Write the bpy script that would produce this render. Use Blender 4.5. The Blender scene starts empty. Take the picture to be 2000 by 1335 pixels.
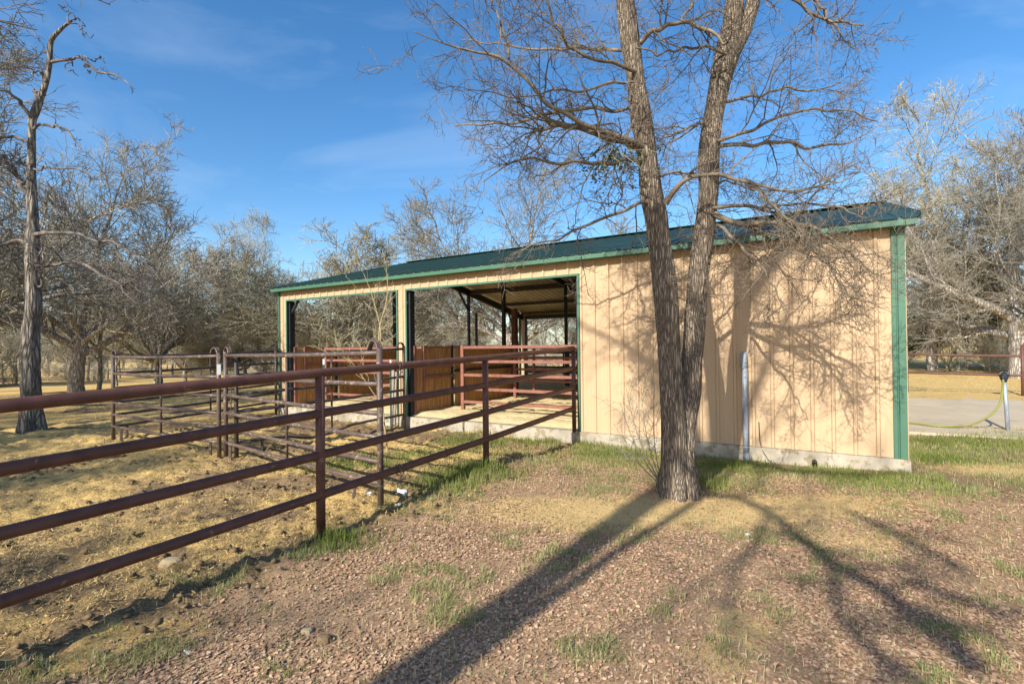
import bpy, math, numpy as np
from mathutils import Matrix, Vector
R_ = math.radians
scene = bpy.context.scene
COL = scene.collection

# ------------------------------------------------------------------ camera
EZ = 1.3945
cam = bpy.data.cameras.new('camera'); cam.lens = 18; cam.sensor_width = 36
cam.clip_start = .05; cam.clip_end = 2000
camo = bpy.data.objects.new('camera', cam); COL.objects.link(camo)
camo.matrix_world = (Matrix.Translation((0, 0, EZ)) @ Matrix.Rotation(math.pi/2 + .00767, 4, 'X')
                     @ Matrix.Rotation(-.01109, 4, 'Z'))
scene.camera = camo

# ------------------------------------------------------------------ sun and sky
SUN_AZ, SUN_EL = R_(34.2), R_(32.0)           # the way the light travels (from +Y clockwise), height of the sun
world = bpy.data.worlds.new('World'); scene.world = world; world.use_nodes = True
nt = world.node_tree; nt.nodes.clear()
def wn(t, **k):
    n = nt.nodes.new(t)
    for a, b in k.items(): setattr(n, a, b)
    return n
sky = wn('ShaderNodeTexSky', sky_type='NISHITA', sun_disc=False, sun_elevation=SUN_EL, sun_rotation=SUN_AZ + math.pi,
         altitude=200, air_density=1.0, dust_density=1.1, ozone_density=2.2)
tc = wn('ShaderNodeTexCoord'); mp = wn('ShaderNodeMapping'); mp.inputs['Scale'].default_value = (1.1, 5.5, 7.5)
mp.inputs['Rotation'].default_value = (R_(14), R_(-20), R_(-38))
no = wn('ShaderNodeTexNoise'); no.inputs['Scale'].default_value = 1.25; no.inputs['Detail'].default_value = 7
no.inputs['Roughness'].default_value = .55; no.inputs['Distortion'].default_value = .5
cr = wn('ShaderNodeValToRGB'); cr.color_ramp.elements[0].position = .5; cr.color_ramp.elements[1].position = .95
cr.color_ramp.elements[1].color = (.22, .22, .22, 1)
mixc = wn('ShaderNodeMix', data_type='RGBA'); mixc.inputs['B'].default_value = (5.2, 5.9, 6.6, 1)
hsv = wn('ShaderNodeHueSaturation'); hsv.inputs['Saturation'].default_value = 1.3
bg = wn('ShaderNodeBackground'); bg.inputs['Strength'].default_value = .14
ow = wn('ShaderNodeOutputWorld'); L = nt.links.new
L(tc.outputs['Generated'], mp.inputs['Vector']); L(mp.outputs[0], no.inputs['Vector'])
L(no.outputs['Fac'], cr.inputs['Fac']); L(cr.outputs['Color'], mixc.inputs['Factor'])
L(sky.outputs[0], hsv.inputs['Color']); L(hsv.outputs[0], mixc.inputs['A'])
L(mixc.outputs['Result'], bg.inputs['Color']); L(bg.outputs[0], ow.inputs['Surface'])
sl = bpy.data.lights.new('sun', 'SUN'); sl.energy = 4.9; sl.angle = R_(.45); sl.color = (1, .945, .845)
so = bpy.data.objects.new('sun', sl); COL.objects.link(so)
SUND = Vector((math.sin(SUN_AZ)*math.cos(SUN_EL), math.cos(SUN_AZ)*math.cos(SUN_EL), -math.sin(SUN_EL)))
so.rotation_euler = SUND.to_track_quat('-Z', 'Y').to_euler(); so.location = (-20, -30, 30)
scene.view_settings.view_transform = 'Standard'; scene.view_settings.look = 'None'
scene.view_settings.gamma = 1; scene.view_settings.exposure = .58
try: scene.view_settings.use_curve_mapping = False
except Exception: pass
scene.render.engine = 'CYCLES'
scene.cycles.max_bounces = 6; scene.cycles.diffuse_bounces = 3; scene.cycles.glossy_bounces = 2

# ------------------------------------------------------------------ materials
def mat(name, base, rough=.8, var=.25, scale=6., bump=0., bscale=40., metal=0., col2=None, detail=5., spec=.3,
        stretch=(1, 1, 1), wear=None, wear_t=.62, two=False, trans=0.):
    m = bpy.data.materials.new(name); m.use_nodes = True; t = m.node_tree; N = t.nodes; Lk = t.links.new
    b = N['Principled BSDF']; b.inputs['Roughness'].default_value = rough; b.inputs['Metallic'].default_value = metal
    b.inputs['Specular IOR Level'].default_value = spec
    tcn = N.new('ShaderNodeTexCoord'); mpn = N.new('ShaderNodeMapping'); mpn.inputs['Scale'].default_value = stretch
    Lk(tcn.outputs['Object'], mpn.inputs['Vector'])
    n1 = N.new('ShaderNodeTexNoise'); n1.inputs['Scale'].default_value = scale; n1.inputs['Detail'].default_value = detail
    Lk(mpn.outputs[0], n1.inputs['Vector'])
    rp = N.new('ShaderNodeValToRGB'); e = rp.color_ramp.elements
    c2 = col2 or tuple(min(1, c*(1+var)) for c in base)
    c1 = tuple(c*(1-var) for c in base) if col2 is None else base
    e[0].position = .3; e[0].color = (*c1, 1); e[1].position = .7; e[1].color = (*c2, 1)
    Lk(n1.outputs['Fac'], rp.inputs['Fac']); out = rp.outputs['Color']
    if wear:
        n3 = N.new('ShaderNodeTexNoise'); n3.inputs['Scale'].default_value = scale*2.7; n3.inputs['Detail'].default_value = 8
        Lk(mpn.outputs[0], n3.inputs['Vector'])
        r3 = N.new('ShaderNodeValToRGB'); r3.color_ramp.elements[0].position = wear_t; r3.color_ramp.elements[1].position = min(1, wear_t+.08)
        Lk(n3.outputs['Fac'], r3.inputs['Fac'])
        mx = N.new('ShaderNodeMix'); mx.data_type = 'RGBA'; mx.inputs['B'].default_value = (*wear, 1)
        Lk(r3.outputs['Color'], mx.inputs['Factor']); Lk(out, mx.inputs['A']); out = mx.outputs['Result']
    Lk(out, b.inputs['Base Color'])
    if bump:
        n2 = N.new('ShaderNodeTexNoise'); n2.inputs['Scale'].default_value = bscale; n2.inputs['Detail'].default_value = 6
        Lk(mpn.outputs[0], n2.inputs['Vector'])
        bp = N.new('ShaderNodeBump'); bp.inputs['Strength'].default_value = 1; bp.inputs['Distance'].default_value = bump
        Lk(n2.outputs['Fac'], bp.inputs['Height']); Lk(bp.outputs[0], b.inputs['Normal'])
    if trans:
        tr = N.new('ShaderNodeBsdfTranslucent'); ms = N.new('ShaderNodeMixShader'); ms.inputs[0].default_value = trans
        Lk(out, tr.inputs['Color']); Lk(b.outputs[0], ms.inputs[1]); Lk(tr.outputs[0], ms.inputs[2])
        Lk(ms.outputs[0], N['Material Output'].inputs['Surface'])
    return m
def bark_mat(name, dark, light, scale, bump, zs=.16):
    m = bpy.data.materials.new(name); m.use_nodes = True; N = m.node_tree.nodes; Lk = m.node_tree.links.new
    b = N['Principled BSDF']; b.inputs['Roughness'].default_value = .95; b.inputs['Specular IOR Level'].default_value = .15
    t_ = N.new('ShaderNodeTexCoord'); mp_ = N.new('ShaderNodeMapping'); mp_.inputs['Scale'].default_value = (1, 1, zs); Lk(t_.outputs['Object'], mp_.inputs['Vector'])
    v = N.new('ShaderNodeTexVoronoi'); v.feature = 'DISTANCE_TO_EDGE'; v.inputs['Scale'].default_value = scale
    nz = N.new('ShaderNodeTexNoise'); nz.inputs['Scale'].default_value = scale*.5; nz.inputs['Detail'].default_value = 6
    Lk(mp_.outputs[0], nz.inputs['Vector'])
    vm = N.new('ShaderNodeVectorMath'); vm.operation = 'MULTIPLY_ADD'; Lk(nz.outputs['Color'], vm.inputs[0]); vm.inputs[1].default_value = (2.2/scale,)*3; Lk(mp_.outputs[0], vm.inputs[2]); Lk(vm.outputs[0], v.inputs['Vector'])
    n2 = N.new('ShaderNodeTexNoise'); n2.inputs['Scale'].default_value = scale*2.2; n2.inputs['Detail'].default_value = 6; Lk(mp_.outputs[0], n2.inputs['Vector'])
    mr = N.new('ShaderNodeMapRange'); mr.inputs['From Max'].default_value = .32; Lk(v.outputs['Distance'], mr.inputs['Value'])
    ma = N.new('ShaderNodeMath'); ma.operation = 'MULTIPLY_ADD'; Lk(n2.outputs['Fac'], ma.inputs[0]); ma.inputs[1].default_value = .9; Lk(mr.outputs[0], ma.inputs[2])
    rp = N.new('ShaderNodeValToRGB'); e = rp.color_ramp.elements; e[0].position = .30; e[0].color = (*dark, 1); e[1].position = 1.0; e[1].color = (*light, 1)
    mm = N.new('ShaderNodeMath'); mm.operation = 'MULTIPLY'; mm.inputs[1].default_value = .72; Lk(ma.outputs[0], mm.inputs[0]); Lk(mm.outputs[0], rp.inputs['Fac'])
    Lk(rp.outputs['Color'], b.inputs['Base Color'])
    bp = N.new('ShaderNodeBump'); bp.inputs['Distance'].default_value = bump; bp.inputs['Strength'].default_value = 1; Lk(ma.outputs[0], bp.inputs['Height']); Lk(bp.outputs[0], b.inputs['Normal'])
    return m
M = dict(
    pipe=mat('maroon_painted_pipe', (.118, .052, .036), .5, .25, 9, .0008, 160, spec=.32, wear=(.22, .12, .085), wear_t=.64),
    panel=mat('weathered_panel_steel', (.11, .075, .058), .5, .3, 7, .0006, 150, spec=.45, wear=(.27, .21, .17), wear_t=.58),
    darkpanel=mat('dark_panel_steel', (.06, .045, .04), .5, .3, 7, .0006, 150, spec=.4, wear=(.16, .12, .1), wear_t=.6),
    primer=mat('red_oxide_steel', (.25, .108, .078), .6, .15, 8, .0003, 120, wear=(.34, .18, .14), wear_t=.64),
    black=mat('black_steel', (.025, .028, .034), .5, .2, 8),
    green=mat('green_painted_trim', (.062, .155, .10), .5, .08, 2, spec=.4),
    roof=mat('roof_paint', (.024, .056, .045), .55, .12, 1.2, spec=.3, wear=(.035, .075, .06), wear_t=.6, stretch=(1, 1, 1)),
    tan=mat('tan_painted_sheet', (.53, .375, .228), .6, .03, .8, spec=.2),
    under=mat('bare_roof_underside', (.50, .43, .31), .5, .2, 1.5, metal=.3),
    screw=mat('screw_head', (.45, .36, .24), .5),
    wood=mat('treated_plank', (.38, .20, .078), .75, .35, 5, .0012, 60, stretch=(6, 6, .7), wear=(.22, .10, .04), wear_t=.6),
    graywood=mat('weathered_wood', (.28, .24, .2), .85, .3, 5, .001, 60),
    conc=mat('slab_concrete', (.40, .35, .27), .9, .18, 3.5, .006, 22, wear=(.28, .235, .15), wear_t=.52),
    pad=mat('pad_concrete', (.48, .40, .285), .9, .1, .9, .002, 45, spec=.15, wear=(.38, .32, .23), wear_t=.6),
    shav=mat('shavings', (.62, .50, .27), .95, .25, 30, .006, 70),
    bark=bark_mat('oak_bark', (.08, .062, .045), (.41, .33, .245), 52, .014, .11),
    barkl=mat('oak_limb_bark', (.10, .078, .058), .95, .3, 12, .002, 60, col2=(.27, .22, .16)),
    barkg=bark_mat('grey_trunk_bark', (.15, .13, .11), (.50, .445, .37), 12, .025),
    barks=bark_mat('snag_bark', (.07, .06, .05), (.36, .31, .25), 16, .02),
    barkd=mat('dark_snag_bark', (.07, .06, .052), .95, .3, 8, .006, 30, col2=(.24, .2, .17), stretch=(1, 1, .3)),
    twig=mat('grey_twigs', (.25, .225, .175), .95, .3, 2.5),
    twigy=mat('brightened_twigs', (.37, .34, .245), .95, .3, 1.6),  # paler copy of the grey twigs, brightness of lit woods put into the colour
    twigm=mat('oak_twigs', (.17, .138, .10), .95, .35, 3),
    brush=mat('bare_brush', (.52, .47, .36), .95, .3, .7),
    cedar=mat('cedar_needles', (.075, .105, .018), .9, .5, 1.1, trans=.25),
    mist=mat('mistletoe_leaf', (.07, .10, .025), .7, .4, 5, trans=.25),
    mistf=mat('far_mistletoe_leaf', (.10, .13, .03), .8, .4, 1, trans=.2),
    grass=mat('green_grass_blade', (.12, .17, .03), .8, .4, 1.3, col2=(.32, .345, .10), trans=.35),
    tuft=mat('pale_grass_blade', (.17, .22, .06), .85, .4, 2.5, col2=(.40, .40, .17), trans=.3),
    dry=mat('dry_grass_blade', (.42, .33, .16), .9, .25, 2, col2=(.6, .5, .29), trans=.25),
    straw=mat('straw_bits', (.40, .26, .085), .9, .3, 40, col2=(.80, .59, .25)),
    straw2=mat('damp_straw_bits', (.16, .105, .05), .95, .3, 4, col2=(.30, .21, .10)),
    leafA=mat('brown_oak_leaf', (.25, .14, .08), .85, .35, 45, col2=(.58, .37, .225), trans=.1, detail=2),
    leafB=mat('pale_oak_leaf', (.44, .29, .18), .8, .25, 45, col2=(.68, .48, .31), trans=.1, detail=2),
    clod=mat('dirt_clod', (.20, .135, .07), .95, .35, 12, .003, 90),
    stone=mat('tan_stone', (.40, .31, .18), .9, .2, 10, .003, 60),
    white=mat('white_tuft', (.78, .77, .80), .9, .1, 20, .01, 60),
    galv=mat('galvanised_steel', (.27, .30, .34), .55, .3, 10, .0006, 90, metal=.2, stretch=(3, 3, .5), wear=(.42, .44, .46), wear_t=.6),
    hose=mat('yellow_hose', (.22, .24, .06), .6, .1, 3),
    cable=mat('thin_cable', (.12, .1, .09), .6),
    sticker=mat('white_sticker', (.5, .52, .56), .5, .08, 30),
    tpost=mat('green_tpost', (.04, .09, .06), .6),
)
# ground: mask-driven mixture (straw, leaf litter, sand, soil, moss green)
def ground_mat():
    m = bpy.data.materials.new('ground_mixture'); m.use_nodes = True; t = m.node_tree; N = t.nodes; Lk = t.links.new
    b = N['Principled BSDF']; b.inputs['Roughness'].default_value = .95; b.inputs['Specular IOR Level'].default_value = .12
    tcn = N.new('ShaderNodeTexCoord')
    def noise(s, d=6, r=.6):
        n = N.new('ShaderNodeTexNoise'); n.inputs['Scale'].default_value = s; n.inputs['Detail'].default_value = d
        n.inputs['Roughness'].default_value = r; Lk(tcn.outputs['Object'], n.inputs['Vector']); return n.outputs['Fac']
    def ramp(f, c1, c2, p1=.35, p2=.65):
        r = N.new('ShaderNodeValToRGB'); e = r.color_ramp.elements; e[0].position = p1; e[1].position = p2
        e[0].color = (*c1, 1); e[1].color = (*c2, 1); Lk(f, r.inputs['Fac']); return r.outputs['Color']
    def mix(f, a, c):
        x = N.new('ShaderNodeMix'); x.data_type = 'RGBA'; Lk(f, x.inputs['Factor']); Lk(a, x.inputs['A']); Lk(c, x.inputs['B']); return x.outputs['Result']
    nf = noise(60, 8, .8); nm = noise(7, 6, .65); nl = noise(1.1, 5, .6)
    soil = ramp(nf, (.13, .083, .045), (.38, .265, .14))
    straw = ramp(nf, (.25, .15, .05), (.80, .56, .215), .34, .60)
    litter = ramp(nf, (.20, .12, .068), (.56, .37, .22), .34, .62)
    sand = ramp(nf, (.44, .285, .11), (.72, .51, .235), .28, .66)
    green = ramp(nm, (.10, .13, .035), (.24, .24, .09))
    at = {}
    for k in ('maskA', 'maskB'):
        a = N.new('ShaderNodeAttribute'); a.attribute_name = k; s = N.new('ShaderNodeSeparateColor'); Lk(a.outputs['Color'], s.inputs[0]); at[k] = s
    def soft(f, w=.5):      # break a mask's edge up with noise
        a = N.new('ShaderNodeMath'); a.operation = 'MULTIPLY_ADD'; Lk(nm, a.inputs[0]); a.inputs[1].default_value = w*2; a.inputs[2].default_value = -w
        c = N.new('ShaderNodeMath'); c.operation = 'ADD'; Lk(f, c.inputs[0]); Lk(a.outputs[0], c.inputs[1])
        r = N.new('ShaderNodeMapRange'); r.inputs['From Min'].default_value = .3; r.inputs['From Max'].default_value = .7; Lk(c.outputs[0], r.inputs['Value']); return r.outputs[0]
    c = mix(soft(at['maskA'].outputs[0]), soil, straw)
    c = mix(soft(at['maskA'].outputs[1]), c, litter)
    c = mix(soft(at['maskA'].outputs[2]), c, sand)
    c = mix(soft(at['maskB'].outputs[0]), c, green)
    c = mix(soft(at['maskB'].outputs[1], .8), c, soil)
    Lk(c, b.inputs['Base Color'])
    ad = N.new('ShaderNodeMath'); ad.operation = 'MULTIPLY_ADD'; Lk(nf, ad.inputs[0]); ad.inputs[1].default_value = .5; Lk(nm, ad.inputs[2])
    bp = N.new('ShaderNodeBump'); bp.inputs['Distance'].default_value = .03; bp.inputs['Strength'].default_value = .9
    Lk(ad.outputs[0], bp.inputs['Height']); Lk(bp.outputs[0], b.inputs['Normal'])
    return m
M['ground'] = ground_mat()

# ------------------------------------------------------------------ helpers
def tag(o, label=None, cat=None, group=None, kind=None):
    if label: o['label'] = label
    if cat: o['category'] = cat
    if group: o['group'] = group
    if kind: o['kind'] = kind
    return o
def thing(name, label, cat, loc=(0, 0, 0), rotz=0., group=None):
    o = bpy.data.objects.new(name, None); COL.objects.link(o); o.empty_display_size = .2
    o.location = loc; o.rotation_euler = (0, 0, rotz)
    o['inv'] = [x for row in (Matrix.Translation(loc) @ Matrix.Rotation(rotz, 4, 'Z')).inverted() for x in row]
    return tag(o, label, cat, group)
def inv_of(o):
    while o is not None:
        if 'inv' in o: return np.array(o['inv']).reshape(4, 4)
        o = o.parent
    return np.eye(4)
def np_mesh(name, V, faces, mats, fmat=None, smooth=False):
    """faces: list of int arrays (n,k)"""
    me = bpy.data.meshes.new(name); V = np.asarray(V, np.float32)
    me.vertices.add(len(V)); me.vertices.foreach_set('co', V.ravel())
    faces = [np.asarray(f, np.int32) for f in faces if len(f)]
    lt = np.concatenate([np.full(len(f), f.shape[1], np.int32) for f in faces]); li = np.concatenate([f.ravel() for f in faces])
    ls = np.concatenate([[0], np.cumsum(lt)[:-1]]).astype(np.int32)
    me.loops.add(len(li)); me.loops.foreach_set('vertex_index', li)
    me.polygons.add(len(lt)); me.polygons.foreach_set('loop_start', ls)
    try: me.polygons.foreach_set('loop_total', lt)
    except Exception: pass
    for m in (mats if isinstance(mats, (list, tuple)) else [mats]): me.materials.append(m)
    if fmat is not None: me.polygons.foreach_set('material_index', np.asarray(fmat, np.int32))
    me.polygons.foreach_set('use_smooth', np.full(len(lt), bool(smooth)))
    me.update(calc_edges=True)
    return me
class MB:
    def __init__(s): s.V = []; s.Q = []; s.T = []; s.n = 0
    def add(s, V, quads=None, tris=None):
        V = np.asarray(V, float)
        if quads is not None and len(quads): s.Q.append(np.asarray(quads, int).reshape(-1, 4) + s.n)
        if tris is not None and len(tris): s.T.append(np.asarray(tris, int).reshape(-1, 3) + s.n)
        s.V.append(V); s.n += len(V); return s
    def box(s, c, size, rotz=0., ch=0.):
        """box centred at c; ch = chamfer of the vertical edges"""
        x, y, z = [a/2 for a in size]
        if ch: ring = [(-x+ch, -y), (x-ch, -y), (x, -y+ch), (x, y-ch), (x-ch, y), (-x+ch, y), (-x, y-ch), (-x, -y+ch)]
        else: ring = [(-x, -y), (x, -y), (x, y), (-x, y)]
        k = len(ring); co, si = math.cos(rotz), math.sin(rotz)
        V = [(c[0]+a*co-b*si, c[1]+a*si+b*co, c[2]+h) for h in (-z, z) for a, b in ring]
        Q = [(i, (i+1) % k, (i+1) % k+k, i+k) for i in range(k)]
        T = [(0, i+1, i) for i in range(1, k-1)] + [(k, k+i, k+i+1) for i in range(1, k-1)]
        return s.add(V, Q, T)
    def beam(s, a, b, w, h, up=(0, 0, 1)):
        a, b = np.array(a, float), np.array(b, float); t = (b-a)/np.linalg.norm(b-a)
        u = np.cross(t, up)
        if np.linalg.norm(u) < 1e-3: u = np.cross(t, (1, 0, 0))
        u /= np.linalg.norm(u); v = np.cross(u, t)
        V = [p + u*x*w/2 + v*y*h/2 for p in (a, b) for x, y in ((-1, -1), (1, -1), (1, 1), (-1, 1))]
        return s.add(V, [(0, 1, 5, 4), (1, 2, 6, 5), (2, 3, 7, 6), (3, 0, 4, 7), (0, 3, 2, 1), (4, 5, 6, 7)])
    def tube(s, pts, r, sides=12, cap=True):
        P = np.array(pts, float)[None]; n = P.shape[1]
        Rr = np.full((1, n), r, float) if np.isscalar(r) else np.array(r, float)[None]
        V, Q = tube_arrays(P, Rr, sides); T = []
        if cap:
            T = [(0, i+1, i) for i in range(1, sides-1)]; k = (n-1)*sides
            T += [(k, k+i, k+i+1) for i in range(1, sides-1)]
        return s.add(V, Q, T)
    def mesh(s, name, m, parent=None, smooth=False):
        V = np.concatenate(s.V); iv = inv_of(parent); V = V @ iv[:3, :3].T + iv[:3, 3]
        F = []
        if s.Q: F.append(np.concatenate(s.Q))
        if s.T: F.append(np.concatenate(s.T))
        return np_mesh(name, V, F, m, smooth=smooth)
    def build(s, name, m, parent=None, smooth=False, kind=None, label=None):
        me = s.mesh(name, m, parent, smooth)
        if smooth:
            try: me.shade_smooth_by_angle if False else None
            except Exception: pass
        o = bpy.data.objects.new(name, me); COL.objects.link(o); o.parent = parent
        if kind: o['kind'] = kind
        if label: o['label'] = label
        return o
def tube_arrays(P, Rr, sides):
    """P (m,n,3), Rr (m,n) -> verts, quads for m tubes of n rings"""
    m, n, _ = P.shape
    T = np.gradient(P, axis=1); T /= np.linalg.norm(T, axis=2, keepdims=True)+1e-9
    ch = P[:, -1]-P[:, 0]; ch /= np.linalg.norm(ch, axis=1, keepdims=True)+1e-9
    ref = np.zeros((m, 3)); ref[np.arange(m), np.argmin(np.abs(ch), axis=1)] = 1
    ref = np.broadcast_to(ref[:, None], P.shape)
    U = np.cross(T, ref); U /= np.linalg.norm(U, axis=2, keepdims=True)+1e-9; W_ = np.cross(T, U)
    a = np.arange(sides)*2*math.pi/sides
    V = P[:, :, None] + Rr[:, :, None, None]*(U[:, :, None]*np.cos(a)[None, None, :, None] + W_[:, :, None]*np.sin(a)[None, None, :, None])
    V = V.reshape(-1, 3)
    i = np.arange(m)[:, None, None]*n*sides; j = np.arange(n-1)[None, :, None]*sides; k = np.arange(sides)[None, None]
    k2 = (k+1) % sides
    Q = np.stack([i+j+k, i+j+k2, i+j+sides+k2, i+j+sides+k], -1).reshape(-1, 4)
    return V, Q
def link_copy(o, parent=None):
    c = o.copy(); COL.objects.link(c); c.parent = parent
    for ch in list(o.children): link_copy(ch, c)
    return c
def hard_smooth(me, ang=40):
    pass

# smooth value noise in numpy
_rs = np.random.RandomState(7); _G = _rs.rand(256, 256)
def vnoise(x, y):
    xi = np.floor(x).astype(int); yi = np.floor(y).astype(int); fx = x-xi; fy = y-yi
    fx = fx*fx*(3-2*fx); fy = fy*fy*(3-2*fy); g = lambda a, b: _G[a % 256, b % 256]
    return (g(xi, yi)*(1-fx)+g(xi+1, yi)*fx)*(1-fy) + (g(xi, yi+1)*(1-fx)+g(xi+1, yi+1)*fx)*fy
def fbm(x, y, o=4, l=2.1, g=.5):
    s = 0; a = 1; t = 0
    for i in range(o): s = s+a*vnoise(x+17.3*i, y+5.1*i); t += a; a *= g; x = x*l; y = y*l
    return s/t
def sstep(a, b, x):
    t = np.clip((x-a)/(b-a), 0, 1); return t*t*(3-2*t)

# ------------------------------------------------------------------ the barn's own frame: s along the front wall (right to left), t inward
RX, RY, TH = 4.67323, 6.08158, .55014
DD = np.array([-math.cos(TH), math.sin(TH), 0.]); NN = np.array([math.sin(TH), math.cos(TH), 0.])
def W(s, t, z): return np.array([RX, RY, 0.]) + DD*s + NN*t + np.array([0, 0, z])
def st(x, y):
    qx, qy = x-RX, y-RY
    return qx*DD[0]+qy*DD[1], qx*NN[0]+qy*NN[1]
F3 = np.array([.990, 8.282]); FU = np.array([math.sin(R_(32.4)), math.cos(R_(32.4))])   # fence line from its barn end
def fence_side(x, y):      # >0 on the lawn side (right), <0 in the corral
    return (x-F3[0])*FU[1] - (y-F3[1])*FU[0]

# ------------------------------------------------------------------ ground
def base_h(x, y):
    x = np.asarray(x, float); y = np.asarray(y, float)
    r = np.hypot(x, y)
    z = -.2 + .12*np.exp(-((x+.33)**2+(y-6.2)**2)/1.6) + .05*np.exp(-((x+1.6)**2+(y-4.2)**2)/2.0)
    z = z + .05*np.exp(-((x-5.0)**2+(y-5.9)**2)/1.5)
    left = sstep(12, 55, r)*sstep(.35, -.15, x/np.maximum(r, 1))
    z = z - .9*left - 2.5*sstep(60, 200, r)*0
    s, t = st(x, y)
    z = z + .08*np.exp(-((x-8)**2+(y-8.6)**2)/3.)
    return z
def under_barn(x, y):
    s, t = st(x, y); return (s > -.02) & (s < 12.15) & (t > -.0) & (t < 11.7)
def rough_h(x, y):
    fs = fence_side(x, y); cor = sstep(.75, .1, fs + .3*(vnoise(x*1.3, y*1.3)-.5))
    s, t = st(x, y)
    cor = cor*sstep(30, 14, np.hypot(x, y))
    n1 = fbm(x*2.2, y*2.2, 3)-.5; n2 = np.maximum(0, fbm(x*13, y*13, 3)-.48); n3 = fbm(x*31, y*31, 2)-.5
    ruts = (np.abs(fbm(x*.9+3, y*1.7, 2)-.5) < .045)*.0
    h = cor*(n1*.09 + n2*.15 + n3*.07) + (1-cor)*(n1*.03 + n3*.014 + n2*.02)
    return h*sstep(60, 25, np.hypot(x, y)) + ruts
def H(x, y): return base_h(x, y)+rough_h(x, y)
def axis(lo, hi, step, far):
    a = list(np.arange(lo, hi+1e-6, step)); q = step; v = hi; up = []
    while v < far: q *= 1.13; v += q; up.append(v)
    q = step; v = lo; dn = []
    while v > -far: q *= 1.13; v -= q; dn.append(v)
    return np.array(dn[::-1]+a+up)
xs = axis(-8.5, 8.2, .048, 900); ys = axis(1.2, 10.5, .045, 900)
X, Y = np.meshgrid(xs, ys); Z = H(X, Y)
Z = np.where(under_barn(X, Y), np.minimum(Z, -.16), Z)
s_, t_ = st(X, Y); fs = fence_side(X, Y); rr = np.hypot(X, Y)
big = fbm(X*.55, Y*.55, 4); mid = fbm(X*1.8+9, Y*1.8, 4)
cor = sstep(.85, 0., fs + .6*(mid-.5)*2)
far_l = sstep(11, 16, rr)
blob = lambda cx, cy, rx, ry=None: np.exp(-(((X-cx)/rx)**2+((Y-cy)/(ry or rx))**2))
m_straw = np.clip(cor*(.35+1.3*(big-.32)+.75*(mid-.5)) + .7*cor*far_l, 0, 1)
m_straw = np.maximum(m_straw, (rr > 14)*.85*np.clip(.2+1.5*mid, 0, 1))
m_lit = np.clip((1-cor)*1.15, 0, 1)*(rr < 13)*sstep(-.35, -1.1, t_ + .5*(mid-.5))
m_sand = np.clip(1.15*blob(.5, 4.75, 1.15, .5) + 1.1*blob(2.0, 4.95, .9, .5) + 1.15*blob(3.2, 5.05, .95, .38) + blob(5.9, 6.2, .95, .6) + .9*blob(2.9, 4.1, .55, .3)
                 + .9*blob(1.3, 2.9, .22) + .8*blob(1.0, 2.55, .2) + .7*blob(9, 14, 3, 1), 0, 1)*(.72+.6*(mid-.2))
m_green = np.clip(1.0*np.exp(-((t_+.55)/.42)**2)*(s_ < 7.5)*(s_ > -.5)*(.35+mid) + .9*blob(-.6, 5.9, .5) + .6*blob(-2.2, 6.7, .9, .5) + .9*blob(6.6, 7.6, 1.3, .8)*(.3+mid)
                  + .6*blob(-1.3, 4.1, .35), 0, 1)
m_soil = np.clip(cor*(sstep(.58, .70, fbm(X*.8+40, Y*2.1, 4))) + 1.0*cor*np.exp(-((fs-.15)/.55)**2)*sstep(.38, .5, mid) + .9*cor*np.exp(-((t_+.7)/.6)**2)*(s_ > 4.5), 0, 1)
V = np.stack([X, Y, Z], -1).reshape(-1, 3); ny, nx = X.shape
i0 = (np.arange(ny-1)[:, None]*nx + np.arange(nx-1)[None]).ravel()
Q = np.stack([i0, i0+1, i0+1+nx, i0+nx], -1)
gme = np_mesh('ground', V, [Q], M['ground'], smooth=True)
for nm, ms in (('maskA', (m_straw, m_lit, m_sand)), ('maskB', (m_green, m_soil, m_soil*0))):
    a = gme.color_attributes.new(nm, 'FLOAT_COLOR', 'POINT')
    c = np.ones((nx*ny, 4), np.float32)
    for k in range(3): c[:, k] = ms[k].ravel()
    a.data.foreach_set('color', c.ravel())
g = bpy.data.objects.new('ground', gme); COL.objects.link(g); tag(g, 'sandy ground with straw, leaf litter and worn grass round the barn', kind='structure')

# concrete pad right of the barn
pm = MB(); NX, NY = 24, 24
a0, a1, b0, b1 = -.06, -22., 3.13, 11.9
gx = np.linspace(a0, a1, NX); gy = np.linspace(b0, b1, NY)
P = np.array([[W(s, t, -.105-.012*(t-3.1)) for s in gx] for t in gy]).reshape(-1, 3)
q = [(j*NX+i, j*NX+i+1, (j+1)*NX+i+1, (j+1)*NX+i) for j in range(NY-1) for i in range(NX-1)]
skirt = [W(s, b0, -.34) for s in gx]; pm.add(np.concatenate([P, skirt]), [tuple(reversed(a)) for a in q] + [(i, NX*NY+i, NX*NY+i+1, i+1) for i in range(NX-1)])
o = pm.build('concrete_pad', M['pad']); tag(o, 'flat concrete pad to the right of the barn', kind='structure')

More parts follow.
